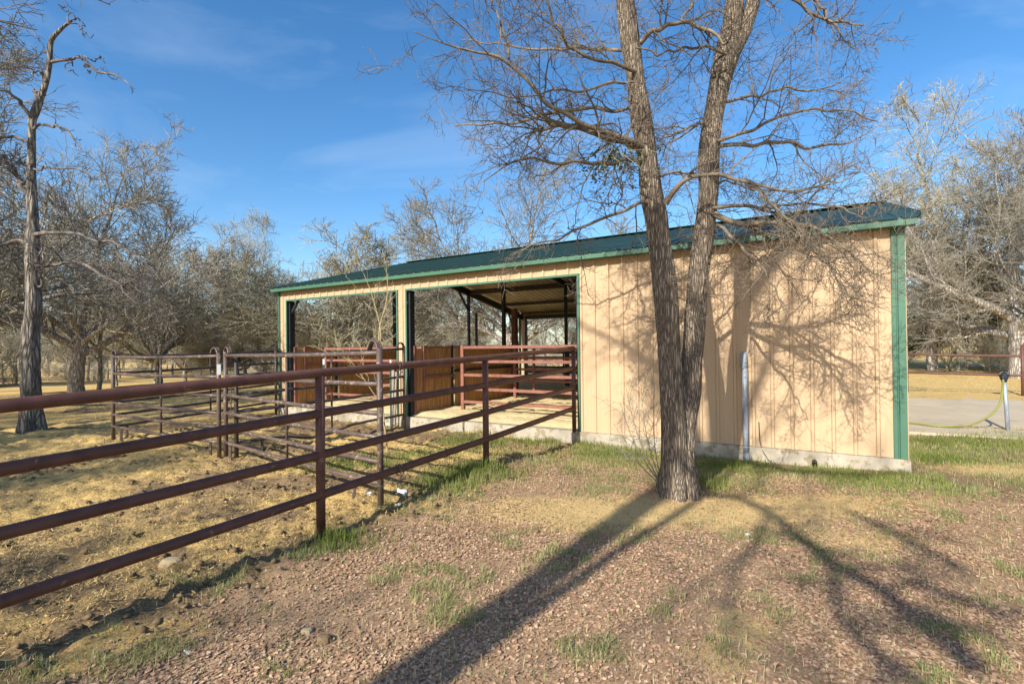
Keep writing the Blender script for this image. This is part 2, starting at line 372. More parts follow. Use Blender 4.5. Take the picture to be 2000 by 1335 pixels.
# ------------------------------------------------------------------ barn
barn = thing('metal_barn', 'open sided tan metal barn with green trim and green ribbed roof', 'barn', tuple(W(0, 0, 0)), -TH)
LEN, DEP, ZO, ZW = 12.1, 11.5, 2.54, 2.76
RT, RZ = 4.75, 4.11
def zr(t): return 2.83+(RZ-2.83)*(t+.17)/(RT+.17) if t <= RT else 2.81+(RZ-2.81)*(11.67-t)/(11.67-RT)
def rib_profile(s0, s1, phase=.05, pitch=.2286, hi=.021):
    """list of (s, outward offset) from s0 to s1"""
    pts = []
    k = math.floor((s0-phase)/pitch)-1
    while phase+k*pitch < s1+.1:
        c = phase+k*pitch
        pts += [(c-.026, 0), (c-.014, hi), (c+.014, hi), (c+.026, 0)]
        for f in (1/3, 2/3):
            d = c+pitch*f; pts += [(d-.009, 0), (d-.006, .002), (d+.006, .002), (d+.009, 0)]
        k += 1
    pts.sort(); ins = [p for p in pts if s0 < p[0] < s1]
    def at(s):
        for a, b in zip(pts, pts[1:]):
            if a[0] <= s <= b[0]: return a[1]+(b[1]-a[1])*(s-a[0])/max(1e-9, b[0]-a[0])
        return 0
    return [(s0, at(s0))]+ins+[(s1, at(s1))]
def wall_sheet(s0, s1, z0, z1, t0, sgn):
    """ribbed sheet on a wall parallel to the front; sgn -1 = faces the camera side"""
    pr = rib_profile(s0, s1); mb = MB(); n = len(pr)
    for off, rev in ((0, 0), (.004, 1)):
        V = [W(s, t0+sgn*(o_-off), z) for z in (z0, z1) for s, o_ in pr]
        qq = [(i, i+1, i+1+n, i+n) for i in range(n-1)]
        if (rev ^ (sgn > 0)): qq = [a[::-1] for a in qq]
        mb.add(V, [a[::-1] for a in qq])
    mb.build('wall_panel', M['tan'], barn)
def splits(a, b):
    ks = [a]; k = math.ceil((a-.17)/.9144+1e-3)
    while .17+k*.9144 < b-.02:
        if .17+k*.9144 > a+.02: ks.append(.17+k*.9144)
        k += 1
    return list(zip(ks, ks[1:]+[b]))
for t0, sgn in ((0., -1), (DEP, 1)):
    for a, b, z0 in ((.118, 4.19, .0), (4.19, 7.96, ZO), (7.96, 8.17, 0.), (8.17, 11.8, ZO), (11.8, 12.06, 0.)):
        for s0, s1 in splits(a, b): wall_sheet(s0, s1, z0+.004, ZW, t0, sgn)
# end wall on the right, gable triangle on the left
def end_sheet(t0, t1, s0, sgn, zb):
    pr = [(t, o_) for t, o_ in rib_profile(t0, t1)]; mb = MB(); n = len(pr)
    V = [W(s0+sgn*o_, t, zb) for t, o_ in pr] + [W(s0+sgn*o_, t, zr(t)-.07) for t, o_ in pr]
    mb.add(V, [(i, i+1, i+1+n, i+n) for i in range(n-1)]); mb.build('wall_panel', M['tan'], barn)
tt = np.linspace(0.02, DEP-.02, 14)
for a, b in zip(tt, tt[1:]): end_sheet(a, b, .0, -1, .0)
# slab
sb = MB()
def slab_box(s0, s1, t0, t1, z0, z1, nz=6, flare=.02):
    """front edge as a rough cast face"""
    ns = int((s1-s0)/.05)+2; S = np.linspace(s0, s1, ns); Zs = np.linspace(z0, z1, nz)
    V = []
    for j, z in enumerate(Zs):
        for s in S:
            n_ = float(vnoise(np.array(s*9.+3), np.array(z*14.)))*.012 + flare*(1-j/(nz-1))*float(vnoise(np.array(s*2.), np.array(.5)))
            V.append(W(s, t0-n_, z))
    sb.add(V, [(j*ns+i, (j+1)*ns+i, (j+1)*ns+i+1, j*ns+i+1) for j in range(nz-1) for i in range(ns-1)])
    k = (nz-1)*ns
    sb.add([V[k], V[k+ns-1], W(s1, t1, z1), W(s0, t1, z1)], [(0, 3, 2, 1)])
    sb.add([V[0], V[k], W(s0, t1, z1), W(s0, t1, z0)], [(0, 1, 2, 3)]); sb.add([V[ns-1], V[k+ns-1], W(s1, t1, z1), W(s1, t1, z0)], [(3, 2, 1, 0)])
slab_box(-.03, 4.24, -.035, DEP, -.45, .0, flare=.04)
slab_box(4.24, LEN+.04, -.06, DEP, -.45, .012)
sb.build('slab', M['conc'], barn)
# roof sheets (painted top, bare underside) ------------------------
def roof_sheet(s0, s1, front):
    pr = rib_profile(s0, s1, hi=.021); n = len(pr); ts = (-.19, RT) if front else (RT, 11.69)
    V = []; qd = []; fm = []
    for li, off in enumerate((0, -.003)):
        b0 = len(V)
        for t in ts:
            for s, o_ in pr:
                t2 = t if (t > 0 or s > -.1) else t+.42*(-.1-s)/.1
                V.append(W(s, t2, zr(t2)+o_+off))
        for i in range(n-1):
            q_ = (b0+i, b0+i+1, b0+i+1+n, b0+i+n); qd.append(q_[::-1] if li == 0 else q_); fm.append(li)
    iv = inv_of(barn); V = np.array(V) @ iv[:3, :3].T + iv[:3, 3]
    me = np_mesh('roof_panel', V, [np.array(qd)], [M['roof'], M['under']], fm)
    o = bpy.data.objects.new('roof_panel', me); COL.objects.link(o); o.parent = barn
SR = -.20
edges = [SR]+[.164+.9144*k for k in range(0, 13)]+[LEN+.07]
for a, b in zip(edges, edges[1:]):
    for fr in (True, False): roof_sheet(a, b, fr)
# trims
def part(name, m, f, **k):
    mb = MB(); f(mb); return mb.build(name, m, barn, **k)
# fascia: the eave board with its small returns
def fascia(t, sg):
    def f(mb):
        mb.add([W(-.10, t, 2.748), W(LEN+.07, t, 2.748), W(LEN+.07, t, 2.824), W(-.10, t, 2.824)], [(0, 1, 2, 3)] if sg < 0 else [(3, 2, 1, 0)])
        mb.beam(W(-.10, t+.012*-sg, 2.786), W(LEN+.07, t+.012*-sg, 2.786), .02, .074)
        mb.beam(W(-.10, t-.012*sg, 2.75), W(LEN+.07, t-.085*sg, 2.75), .0, .0) if False else None
        mb.beam(W(-.10, t-sg*.08, 2.752), W(LEN+.07, t-sg*.08, 2.752), .14, .006)
    part('fascia', M['green'], f)
fascia(-.175, -1); fascia(DEP+.175, 1)
part('ridge_cap', M['green'], lambda mb: (mb.beam(W(SR-.02, RT-.13, zr(RT-.13)+.03), W(LEN+.09, RT-.13, zr(RT-.13)+.03), .28, .006, up=(0, -.2*0, 1)),
     mb.beam(W(SR-.02, RT, zr(RT)+.045), W(LEN+.09, RT, zr(RT)+.045), .06, .02), mb.beam(W(SR-.02, RT+.13, zr(RT+.13)+.03), W(LEN+.09, RT+.13, zr(RT+.13)+.03), .28, .006)))
for s0 in (SR-.01, LEN+.085):
    for ta, tb in ((.3 if s0 < 0 else -.15, RT), (RT, 11.6)):
        part('rake_trim', M['green'], lambda mb: mb.beam(W(s0, ta, zr(ta)-.02), W(s0, tb, zr(tb)-.02), .012, .10))
for s0 in (0., LEN-.0):
    for ta, tb in ((.05, RT), (RT, 11.45)):
        part('rafter', M['black'], lambda mb: mb.beam(W(s0+(.1 if s0 < 1 else -.12), ta, zr(ta)-.24), W(s0+(.1 if s0 < 1 else -.12), tb, zr(tb)-.24), .1, .2))
def corner(s0, s1, t0, sg):
    def f(mb):
        sm = (s0+s1)/2
        a_ = 1 if s1 > s0 else -1
        w2 = abs(s1-s0)
        prof = [(0, .028), (.58*w2, .028), (.66*w2, .012), (.74*w2, .012), (.8*w2, .026), (1.12*w2, .026), (1.16*w2, .006)]
        V = [W(s0+a_*x, t0+sg*o_, z) for z in (.004, 2.756) for x, o_ in prof]; k = len(prof)
        mb.add(V, [(i, i+1, i+1+k, i+k) if a_*sg < 0 else (i+k, i+1+k, i+1, i) for i in range(k-1)])
        mb.beam(W(s0, t0+sg*.02, 1.38), W(s0, t0-sg*.12, 1.38), .006, 2.752)
    part('corner_trim', M['green'], f)
corner(-.004, .112, 0, -1); corner(12.104, 12.05, 0, -1); corner(-.004, .112, DEP, 1); corner(12.104, 12.05, DEP, 1)
def opening(sa, sb_, t0, sg):
    fr = MB(); w = .035
    for s in (sa+w/2-.0, sb_-w/2): fr.beam(W(s, t0+sg*.024, .01), W(s, t0+sg*.024, ZO-.0), w, .008, up=NN)
    fr.beam(W(sa, t0+sg*.0245, ZO-w/2+.012), W(sb_, t0+sg*.0245, ZO-w/2+.012), .008, w)
    fr.beam(W(sa+.002, t0-sg*.05, ZO+.008), W(sb_-.002, t0-sg*.05, ZO+.008), .145, .006)
    for s in (sa+.003, sb_-.003): fr.beam(W(s, t0+sg*.022, ZO/2), W(s, t0-sg*.10, ZO/2), .005, ZO-.02)
    fr.build('opening_trim', M['green'], barn)
    for s in (sa+.04, sb_-.04):
        part('jamb', M['black'], lambda mb: mb.beam(W(s, t0-sg*.05, .012), W(s, t0-sg*.17, .012), .0, .0) if False else mb.box(tuple(W(s, t0-sg*.10, ZO/2)), (.07, .13, ZO-.03), -TH))
    part('header_beam', M['black'], lambda mb: mb.beam(W(sa, t0-sg*.10, ZO+.07), W(sb_, t0-sg*.10, ZO+.07), .1, .12))
for t0, sg in ((0, -1), (DEP, 1)):
    opening(4.19, 7.96, t0, sg); opening(8.17, 11.8, t0, sg)
# columns, beams, purlins, rafters
for i, s in enumerate((12.0, 8.06, 4.03, .12)):
    for t in (3.8, 7.6):
        part('column', M['black'], lambda mb: mb.box(tuple(W(s, t, zr(t)/2-.1)), (.09, .09, zr(t)-.26), -TH, .008))
    if 0 < i < 3:
        for ta, tb in ((.1, RT), (RT, 11.4)):
            part('rafter', M['black'], lambda mb: mb.beam(W(s, ta, zr(ta)-.2), W(s, tb, zr(tb)-.2), .08, .17))
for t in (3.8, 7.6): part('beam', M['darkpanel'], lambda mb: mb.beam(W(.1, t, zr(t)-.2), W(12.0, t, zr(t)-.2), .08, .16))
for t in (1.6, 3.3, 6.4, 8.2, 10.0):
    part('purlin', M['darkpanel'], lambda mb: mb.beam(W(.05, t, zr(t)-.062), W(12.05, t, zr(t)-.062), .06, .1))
for s, t in ((12.0, .1), (12.0, 3.8)):
    sg = -1
    part('brace', M['black'], lambda mb: mb.beam(W(s, t, 1.95), W(s+sg*.5*1, t, 2.52), .05, .05))
part('brace', M['black'], lambda mb: mb.beam(W(12.0, 7.55, 2.75), W(12.0, 6.9, 3.5), .06, .06))
part('brace', M['black'], lambda mb: mb.beam(W(12.0, 11.4, 1.0), W(12.0, 10.4, 2.7), .05, .05))
part('column', M['pipe'], lambda mb: mb.box(tuple(W(8.0, 4.25, 1.2)), (.14, .14, 2.4), -TH, .01), label='thick maroon post with a blunt top')
part('column', M['black'], lambda mb: mb.box(tuple(W(11.66, 7.6, 1.3)), (.07, .07, 2.6), -TH))
part('column', M['black'], lambda mb: mb.box(tuple(W(7.65, 7.6, 1.3)), (.06, .06, 2.6), -TH))
# unseen partition of the closed right bay, added to darken the interior beside it
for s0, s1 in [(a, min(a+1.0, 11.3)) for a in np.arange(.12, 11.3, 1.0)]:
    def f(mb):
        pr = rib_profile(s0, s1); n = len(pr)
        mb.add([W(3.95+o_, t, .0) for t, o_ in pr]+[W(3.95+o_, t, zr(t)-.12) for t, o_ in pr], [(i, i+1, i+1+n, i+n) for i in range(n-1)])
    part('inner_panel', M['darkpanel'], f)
# screws
sc = MB()
def screw(p, r=.008):
    sc.add([p+DD*r, p-DD*r, p+np.array([0, 0, r]), p-np.array([0, 0, r]), p-NN*r*.9], None, [(0, 2, 4), (2, 1, 4), (1, 3, 4), (3, 0, 4)])
for k in range(60):
    s = .05+.2286*k-.045
    for z in (.085, 1.37, 2.62):
        solid = s < 4.15 or 7.98 < s < 8.15 or 11.82 < s < 12.05
        if .13 < s < 12.0 and (solid or z > ZO+.03): screw(W(s, -.006, z))
for z in np.arange(.1, 2.5, .3):
    for s in (7.92,): screw(W(s, .05, z), .012)
sc.build('screws', M['screw'], barn, kind='stuff')

# shavings on the slab
def shavings():
    S = np.arange(4.3, 12.0, .07); T_ = np.arange(.05, 11.2, .07); A, B = np.meshgrid(S, T_)
    hh = .02+.05*fbm(A*2.2, B*2.2, 3)+.025*fbm(A*9, B*9, 2) - .035*(np.abs(fbm(A*1.4, B*2.6, 2)-.5) < .02)
    hh = hh*sstep(0, .35, B)*sstep(4.25, 4.4, A)+.016
    P = np.stack([RX+DD[0]*A+NN[0]*B, RY+DD[1]*A+NN[1]*B, hh], -1).reshape(-1, 3); n = len(S)
    i0 = (np.arange(len(T_)-1)[:, None]*n+np.arange(n-1)[None]).ravel()
    me = np_mesh('wood_shavings', P, [np.stack([i0, i0+n, i0+n+1, i0+1], -1)], M['shav'], smooth=True)
    o = bpy.data.objects.new('wood_shavings', me); COL.objects.link(o)
    tag(o, 'pale wood shavings spread over the barn floor', 'bedding', kind='stuff')
shavings()

# ------------------------------------------------------------------ stall partitions and stall rails inside the barn
def partition(s, label, t_end):
    th_ = thing('wood_partition', label, 'stall partition', tuple(W(s, .2, .02)), -TH, 'plank partitions inside the barn')
    def P(name, m, f, **k):
        mb = MB(); f(mb); return mb.build(name, m, th_, **k)
    def sq(t, z0, z1, m='primer', w=.075): P('post', M[m], lambda mb: mb.box(tuple(W(s, t, (z0+z1)/2)), (w, w, z1-z0), -TH, .006))
    sq(.16, .03, 1.42); sq(1.37, .03, 1.42, 'black', .06); sq(t_end, .03, 1.42)
    gt = MB(); gt.box(tuple(W(s-.02, .42, .93)), (.07, .07, .98), -TH, .006); gt.build('gate_upright', M['primer'], th_)
    P('top_rail', M['primer'], lambda mb: mb.beam(W(s, .46, 1.385), W(s, 1.33, 1.385), .06, .045))
    P('top_rail', M['primer'], lambda mb: mb.beam(W(s, 1.4, 1.40), W(s, t_end, 1.40), .06, .03))
    for z in (.76, .98): P('cross_rail', M['primer'], lambda mb: mb.beam(W(s-.045, .46, z), W(s-.045, 1.33, z), .03, .055))
    P('cross_rail', M['black'], lambda mb: mb.beam(W(s-.045, 1.4, .86), W(s-.045, t_end, .86), .03, .05))
    rng = np.random.RandomState(int(s*10)); t = .2; k = 0; base = None
    while t < t_end-.05:
        w = .142
        if not (1.30 < t+w/2 < 1.42):
            top = 1.36+rng.uniform(-.012, .012)
            mb = MB(); mb.box(tuple(W(s+rng.uniform(-.004, .004), t+w/2, (.05+top)/2)), (.028, w-.007, top-.05), -TH, .004)
            mb.build('plank', M['wood'], th_)
        t += w
partition(7.9, 'planked stall partition seen through the wide middle opening', 3.85)
partition(11.72, 'planked stall partition seen through the far left opening', 3.85)
def stall_rails(s0, s1, t, label, zs=(1.375, 1.085, .805, .52, .25), m='primer', mids=(), w=.055):
    th_ = thing('stall_panel', label, 'stall panel', tuple(W(s0, t, .02)), -TH, 'square tube stall panels inside the barn')
    for s in (s0, s1): mb = MB(); mb.box(tuple(W(s, t, .72)), (.075, .075, 1.40), -TH, .006); mb.build('post', M[m], th_)
    for z in zs: mb = MB(); mb.beam(W(s0-.04, t, z), W(s1+.04, t, z), w, w); mb.build('rail', M[m], th_)
    for s, za, zb in mids: mb = MB(); mb.box(tuple(W(s, t, (za+zb)/2)), (.055, .055, zb-za), -TH); mb.build('stay', M[m], th_)
stall_rails(7.26, 4.06, .93, 'red oxide five rail stall panel nearest the middle opening', mids=())
stall_rails(11.55, 8.3, .93, 'red oxide five rail stall panel just inside the left opening')
stall_rails(7.55, 4.1, 3.5, 'red stall panel further back behind the middle opening', mids=((7.0, .25, 1.37), (5.4, .03, .5)))
stall_rails(11.5, 8.2, 3.5, 'red stall panel further back behind the left opening')
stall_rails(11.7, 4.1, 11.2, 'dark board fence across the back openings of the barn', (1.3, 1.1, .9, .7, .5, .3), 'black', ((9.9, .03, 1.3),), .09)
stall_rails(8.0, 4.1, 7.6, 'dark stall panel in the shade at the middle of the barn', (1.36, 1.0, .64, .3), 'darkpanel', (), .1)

# ------------------------------------------------------------------ maroon pipe fence
pf = thing('pipe_fence', 'maroon pipe fence with four rails running from the front to the barn', 'fence', (F3[0], F3[1], 0), 0)
ks = [-.0, 2.46, 4.81, 6.72, 9.8]
rz = [(1.343, 1.25, 1.189, 1.116, 1.02), (1.02, .922, .856, .794, .70), (.706, .593, .515, .47, .36), (.375, .265, .187, .125, .01)]
for zz in rz:
    pts = []
    for (ka, kb, za, zb) in zip(ks, ks[1:], zz, zz[1:]):
        for f in np.linspace(0, 1, 7)[:-1]: k = ka+(kb-ka)*f; pts.append((F3[0]-FU[0]*k, F3[1]-FU[1]*k, za+(zb-za)*f))
    k = ks[-1]; pts.append((F3[0]-FU[0]*k, F3[1]-FU[1]*k, zz[-1]))
    MB().tube(pts, .0365, 24).build('rail', M['pipe'], pf, smooth=True)
for k, zt in ((0, 1.35), (2.46, 1.24), (4.81, 1.18), (7.2, 1.095), (9.6, 1.02)):
    x, y = F3-FU*k; g0 = -.02 if k == 0 else float(H(x, y))-.15
    MB().tube([(x, y, g0), (x, y, (g0+zt)/2), (x, y, zt-.01)], .0375 if k else .034, 24).build('post', M['pipe'], pf, smooth=True)
    for zz in rz[1:]:       # weld beads
        z = np.interp(k, ks, zz)
        if 0 < k < 7:
            for sgn in (-1, 1):
                c = np.array([x, y, z]) + np.array([FU[0], FU[1], 0])*sgn*.037
                MB().tube([c-np.array([FU[0], FU[1], 0])*.006, c+np.array([FU[0], FU[1], 0])*.006], .0385, 16).build('weld', M['pipe'], pf, smooth=True)
pw = MB(); pw.box((F3[0]-.02, F3[1]-.03, -.14), (.065, .07, .26), -TH); pw.build('post_foot', M['graywood'], pf)

# ------------------------------------------------------------------ loop-topped corral panels
def panel(name, A, B, zA, zB, label, m='panel', hoopA=False, hoopB=False, postA=True, postB=True, stays=(.5,), feet=(), topA=None, topB=None, r=.024, bend=None, stay_bot=0):
    A = np.array(A, float); B = np.array(B, float); u = (B-A)/np.linalg.norm(B-A)
    th_ = thing(name, label, 'corral panel', (A[0], A[1], float(H(*A))), 0, 'steel tube corral panels of the pen')
    for i, (za, zb) in enumerate(zip(zA, zB)):
        pts = []
        for f in np.linspace(0, 1, 9):
            z = za+(zb-za)*f - .012*math.sin(math.pi*f)
            if bend and i == len(zA)-1: z += bend*math.exp(-((f-.42)/.13)**2)
            pts.append((A[0]+(B[0]-A[0])*f, A[1]+(B[1]-A[1])*f, z))
        MB().tube(pts, r, 12).build('rail', M[m], th_, smooth=True)
    for P_, zz, hoop, has in ((A, zA, hoopA, postA), (B, zB, hoopB, postB)):
        if not has: continue
        zt = zz[0]+.05; g0 = float(H(*P_))-.03
        MB().tube([(P_[0], P_[1], g0), (P_[0], P_[1], .6), (P_[0], P_[1], zt)], r*1.25, 12).build('post', M[m], th_, smooth=True)
        if hoop:
            sg = 1 if P_ is A else -1
            arc = [(P_[0]+u[0]*sg*(.0+.085*(1-math.cos(a))), P_[1]+u[1]*sg*(.085*(1-math.cos(a))), zt-.03+.10*math.sin(a)) for a in np.linspace(-.25, math.pi*.97, 12)]
            mb = MB()
            for w_ in (-.02, 0, .02): mb.tube([(p[0]-u[1]*w_, p[1]+u[0]*w_, p[2]) for p in arc], .012, 6)
            mb.build('loop', M[m], th_, smooth=True)
    for f in stays:
        P_ = A+(B-A)*f; z0 = zA[-1]+(zB[-1]-zA[-1])*f; z1 = zA[0]+(zB[0]-zA[0])*f
        n_ = np.array([u[1], -u[0]])*.0
        mb = MB(); mb.tube([(P_[0]+n_[0], P_[1]+n_[1], z0-.02-stay_bot), (P_[0], P_[1], (z0+z1)/2), (P_[0], P_[1], z1)], r*.72, 8); mb.build('stay', M[m], th_, smooth=True)
    for f in feet:
        P_ = A+(B-A)*f; z0 = zA[-1]+(zB[-1]-zA[-1])*f
        MB().box((P_[0], P_[1], (z0+float(H(*P_)))/2), (.035, .035, z0-float(H(*P_))), 0.3, .004).build('foot', M[m], th_)
    return th_
AL, AR, BR, DL, DR, EE = (-7.11, 9.12), (-4.30, 7.50), (-5.84, 12.85), (-4.20, 7.50), (-1.27, 4.90), (-2.12, 10.02)
panel('corral_panel', AL, AR, (1.275, .98, .71, .463, .254, .044), (1.294, .99, .711, .46, .248, .032), 'weathered steel corral panel closing the near left side of the pen', hoopA=True, hoopB=True, feet=(.09, .93))
panel('corral_panel', AL, BR, (1.275, .985, .72, .47, .25, .04), (1.33, 1.04, .78, .52, .3, .09), 'dark corral panel along the far left side of the pen', m='darkpanel', hoopB=True, postA=False, feet=(.06,))
panel('corral_panel', DL, DR, (1.30, 1.0, .72, .46, .25, .032), (1.341, 1.042, .763, .533, .299, .093), 'long corral panel reaching from the pen to the maroon pipe fence', hoopA=True, hoopB=True, feet=(.04, .88))
panel('corral_panel', (-4.10, 7.60), EE, (1.30, 1.0, .72, .46, .25, .0), (1.36, 1.08, .82, .56, .33, .08), 'sagging dark corral panel with a bent bottom rail ending at the barn pier', m='darkpanel', hoopB=True, bend=-.13, feet=(.12,))
panel('corral_panel', (-5.78, 12.9), tuple(W(12.02, -.15, 0)[:2]), (1.33, 1.04, .78, .52, .3, .09), (1.36, 1.07, .8, .55, .33, .1), 'short dark panel linking the pen to the barn corner', m='darkpanel', stays=())
sk = MB(); sk.box((-4.27, 7.455, 1.10), (.05, .012, .15), .35); o = sk.build('panel_tag', M['sticker']); tag(o, 'white tag fixed on the joined loop posts of the pen', 'tag')
def chain(name, pts, label, m='galv', r=.004):
    pts = np.array(pts, float); seg = np.linalg.norm(np.diff(pts, axis=0), axis=1); tot = seg.sum(); n = max(4, int(tot/.035)); cum = np.concatenate([[0], np.cumsum(seg)])
    mb = MB(); dd = np.linspace(0, tot, n)
    Pp = np.stack([np.interp(dd, cum, pts[:, k]) for k in range(3)], 1)
    for i in range(n-1):
        a, b = Pp[i], Pp[i+1]; t = b-a; l = np.linalg.norm(t); t = t/l; u = np.cross(t, (0, 0, 1) if abs(t[2]) < .9 else (1, 0, 0)); u /= np.linalg.norm(u); v = np.cross(t, u)
        if i % 2: u, v = v, u
        c = (a+b)/2; ring = [c+t*math.cos(q_)*l*.68+u*math.sin(q_)*.008 for q_ in np.linspace(0, 2*math.pi, 9)]
        mb.tube(ring, r, 5, cap=False)
    o = mb.build(name, M[m], smooth=True); return tag(o, label, 'chain')
chain('gate_chain', [(-4.10, 7.44, .95), (-4.08, 7.43, .7), (-4.09, 7.43, .45)], 'rusty chain hanging from the middle loop post of the pen', 'panel', .005)
tx, ty = DR
def ring_at(c, ax, rad, n=14, tw=0.):
    ax = np.array([ax[0], ax[1], 0.]); ax /= np.linalg.norm(ax); s2 = np.array([-ax[1], ax[0], 0])
    return [np.array(c)+s2*math.cos(a)*rad+np.array([0, 0, 1])*math.sin(a)*rad+ax*tw*a for a in np.linspace(0, 2*math.pi*1.6, n)]
fk = (F3[1]-ty)/FU[1]; fx, fy = F3-FU*fk
for zt_, nm, lb in ((np.interp(fk, ks, rz[0]), 'tie_wire', 'twisted wire tying the long panel to the top fence rail'), (np.interp(fk, ks, rz[3]), 'tie_chain', 'small bright chain tying the long panel to the lowest fence rail')):
    chain(nm, ring_at((fx+.03, fy+.02, zt_), FU, .052, tw=.006)+[np.array([fx+.05, fy, zt_-.12])], lb, 'panel', .003)

# steel T-posts by the pier
for x, y, zt_, lb in ((-3.35, 9.1, 1.20, 'green steel T-post with white tip standing alone inside the pen'), (-2.40, 10.1, 1.15, 'green steel T-post with white tip beside the barn pier')):
    th_ = thing('t_post', lb, 'post', (x, y, -.2), 0, 'green T-posts in the pen')
    mb = MB(); mb.beam((x, y, -.3), (x, y, zt_-.1), .035, .006, up=(0, 1, 0)); mb.beam((x, y+.012, -.3), (x, y+.012, zt_-.1), .006, .03, up=(0, 1, 0))
    for z in np.arange(0, zt_-.15, .055): mb.box((x, y-.006, z), (.012, .008, .018))
    mb.build('shaft', M['tpost'], th_)
    mb = MB(); mb.beam((x, y, zt_-.1), (x, y, zt_), .036, .008, up=(0, 1, 0)); mb.beam((x, y+.012, zt_-.1), (x, y+.012, zt_), .008, .03, up=(0, 1, 0)); mb.build('tip', M['sticker'], th_)
# loose weathered boards leaning at the pier
for i, (s, z1, lb) in enumerate(((8.28, 1.02, 'grey weathered board leaning upright against the barn pier'), (8.22, .9, 'narrower grey board behind the upright board at the pier'))):
    mb = MB(); mb.beam(W(s, -.12+.03*i, -.2), W(s-.03, -.07+.02*i, z1), .07 if i == 0 else .045, .025, up=NN); o = mb.build('weathered_board', M['graywood']); tag(o, lb, 'board')

# ------------------------------------------------------------------ right side: gate fence, hydrant post, hose
rf = thing('rail_fence', 'two rail maroon pipe fence behind the concrete pad', 'fence', tuple(W(-1.2, 12.57, -.3)), -TH)
for z in (.985, .425): MB().tube([W(s, 12.57, z-.0175*(-s-1.4)) for s in np.linspace(-.9, -14, 10)], .034, 14).build('rail', M['pipe'], rf, smooth=True)
for s, zt_ in ((-1.34, 1.7), (-4.0, 1.27), (-6.9, 1.2), (-9.8, 1.15), (-12.7, 1.1)): MB().tube([W(s, 12.57, -.35), W(s, 12.57, .4), W(s, 12.57, zt_)], .045, 14).build('post', M['pipe'], rf, smooth=True)
hp = thing('water_standpipe', 'leaning grey standpipe with black tap on top at the pad edge', 'standpipe', (8.32, 8.62, -.2), 0)
MB().tube([(8.33, 8.62, -.28), (8.30, 8.62, .3), (8.272, 8.62, .72)], .03, 14).build('pole', M['galv'], hp, smooth=True)
mb = MB(); mb.tube([(8.272, 8.62, .70), (8.27, 8.62, .84)], .038, 12); mb.tube([(8.27, 8.62, .80), (8.22, 8.58, .79), (8.20, 8.565, .74)], .022, 10); mb.tube([(8.27, 8.62, .85), (8.30, 8.63, .90)], .012, 8)
mb.beam((8.22, 8.6, .91), (8.33, 8.65, .90), .02, .02); mb.build('tap', M['black'], hp, smooth=True)
hpts = [(8.20, 8.56, .74), (8.22, 8.60, .55), (8.21, 8.62, .38), (8.14, 8.66, .2), (8.04, 8.74, .06), (7.93, 8.86, -.05), (7.80, 8.94, -.085), (7.62, 8.93, -.092), (7.42, 9.05, -.094), (7.3, 9.4, -.098), (7.0, 9.9, -.105), (6.6, 10.4, -.11)]
hp_ = np.array(hpts); tt_ = np.arange(len(hp_)); fine = np.linspace(0, len(hp_)-1, 60)
def crom(P_, x):
    i = np.clip(x.astype(int), 0, len(P_)-2); f = (x-i)[:, None]; g_ = lambda k: P_[np.clip(k, 0, len(P_)-1)]
    a, b, c, d = g_(i-1), g_(i), g_(i+1), g_(i+2)
    return .5*((2*b)+(-a+c)*f+(2*a-5*b+4*c-d)*f*f+(-a+3*b-3*c+d)*f**3)
MBh = MB(); MBh.tube(crom(hp_, fine), .0155, 10); o = MBh.build('garden_hose', M['hose'], smooth=True); tag(o, 'yellow green hose hanging from the standpipe and curling over the pad', 'hose')
bk = MB(); c0 = np.array([9.6, 10.35]);
bk = thing('feed_bucket', 'black rubber bucket hung on the lower rail behind the standpipe', 'bucket', tuple(W(-3.62, 12.4, .08)), 0)
mb = MB(); c_ = W(-3.55, 12.36, 0)
for (r0, r1, z0, z1) in ((.08, .12, .26, .42), (.12, .075, .42, .27)): mb.tube([(c_[0], c_[1], z0), (c_[0], c_[1], z1)], (r0, r1), 18, cap=(r0 < r1 and False))
mb.tube([(c_[0], c_[1], .26), (c_[0], c_[1], .27)], .08, 18); mb.build('pail', M['black'], bk, smooth=True)
mb = MB(); mb.tube([(c_[0]+.12*math.cos(a), c_[1], .42+.07*math.sin(a)) for a in np.linspace(0, math.pi, 10)], .006, 6); mb.build('handle', M['galv'], bk)
# downpipe / conduit against the wall
dp = thing('metal_vent_pipe', 'grey galvanised vent pipe with an oval hood against the tan wall', 'pipe', tuple(W(1.75, -.06, -.2)), -TH)
mb = MB(); mb.tube([W(1.747, -.07, z) for z in (-.16, .2, .5, .8, 1.06)], (.037, .036, .037, .035, .036), 12); mb.build('tube', M['galv'], dp, smooth=True)
mb = MB(); mb.tube([W(1.747, -.07, -.09), W(1.735, -.085, -.16), W(1.70, -.12, -.215)], (.038, .038, .034), 12); mb.build('elbow', M['galv'], dp, smooth=True)
mb = MB(); mb.tube([W(1.757, -.075, z) for z in (1.03, 1.05, 1.09, 1.16, 1.22, 1.26, 1.285)], (.018, .036, .044, .045, .044, .036, .016), 16); mb.build('hood', M['galv'], dp, smooth=True)
mb = MB(); mb.tube([W(1.747, -.07, -.02), W(1.747, -.07, .0)], .041, 14); mb.build('band', M['galv'], dp, smooth=True)
mb = MB(); mb.tube([W(1.59, -.03, .34), W(1.585, -.035, .2), W(1.58, -.03, .08), W(1.55, -.04, -.04), W(1.48, -.06, -.15), W(1.4, -.1, -.2)], .006, 6); o = mb.build('loose_cable', M['cable'], smooth=True); tag(o, 'thin dark cable hanging down the tan wall right of the vent pipe', 'cable')
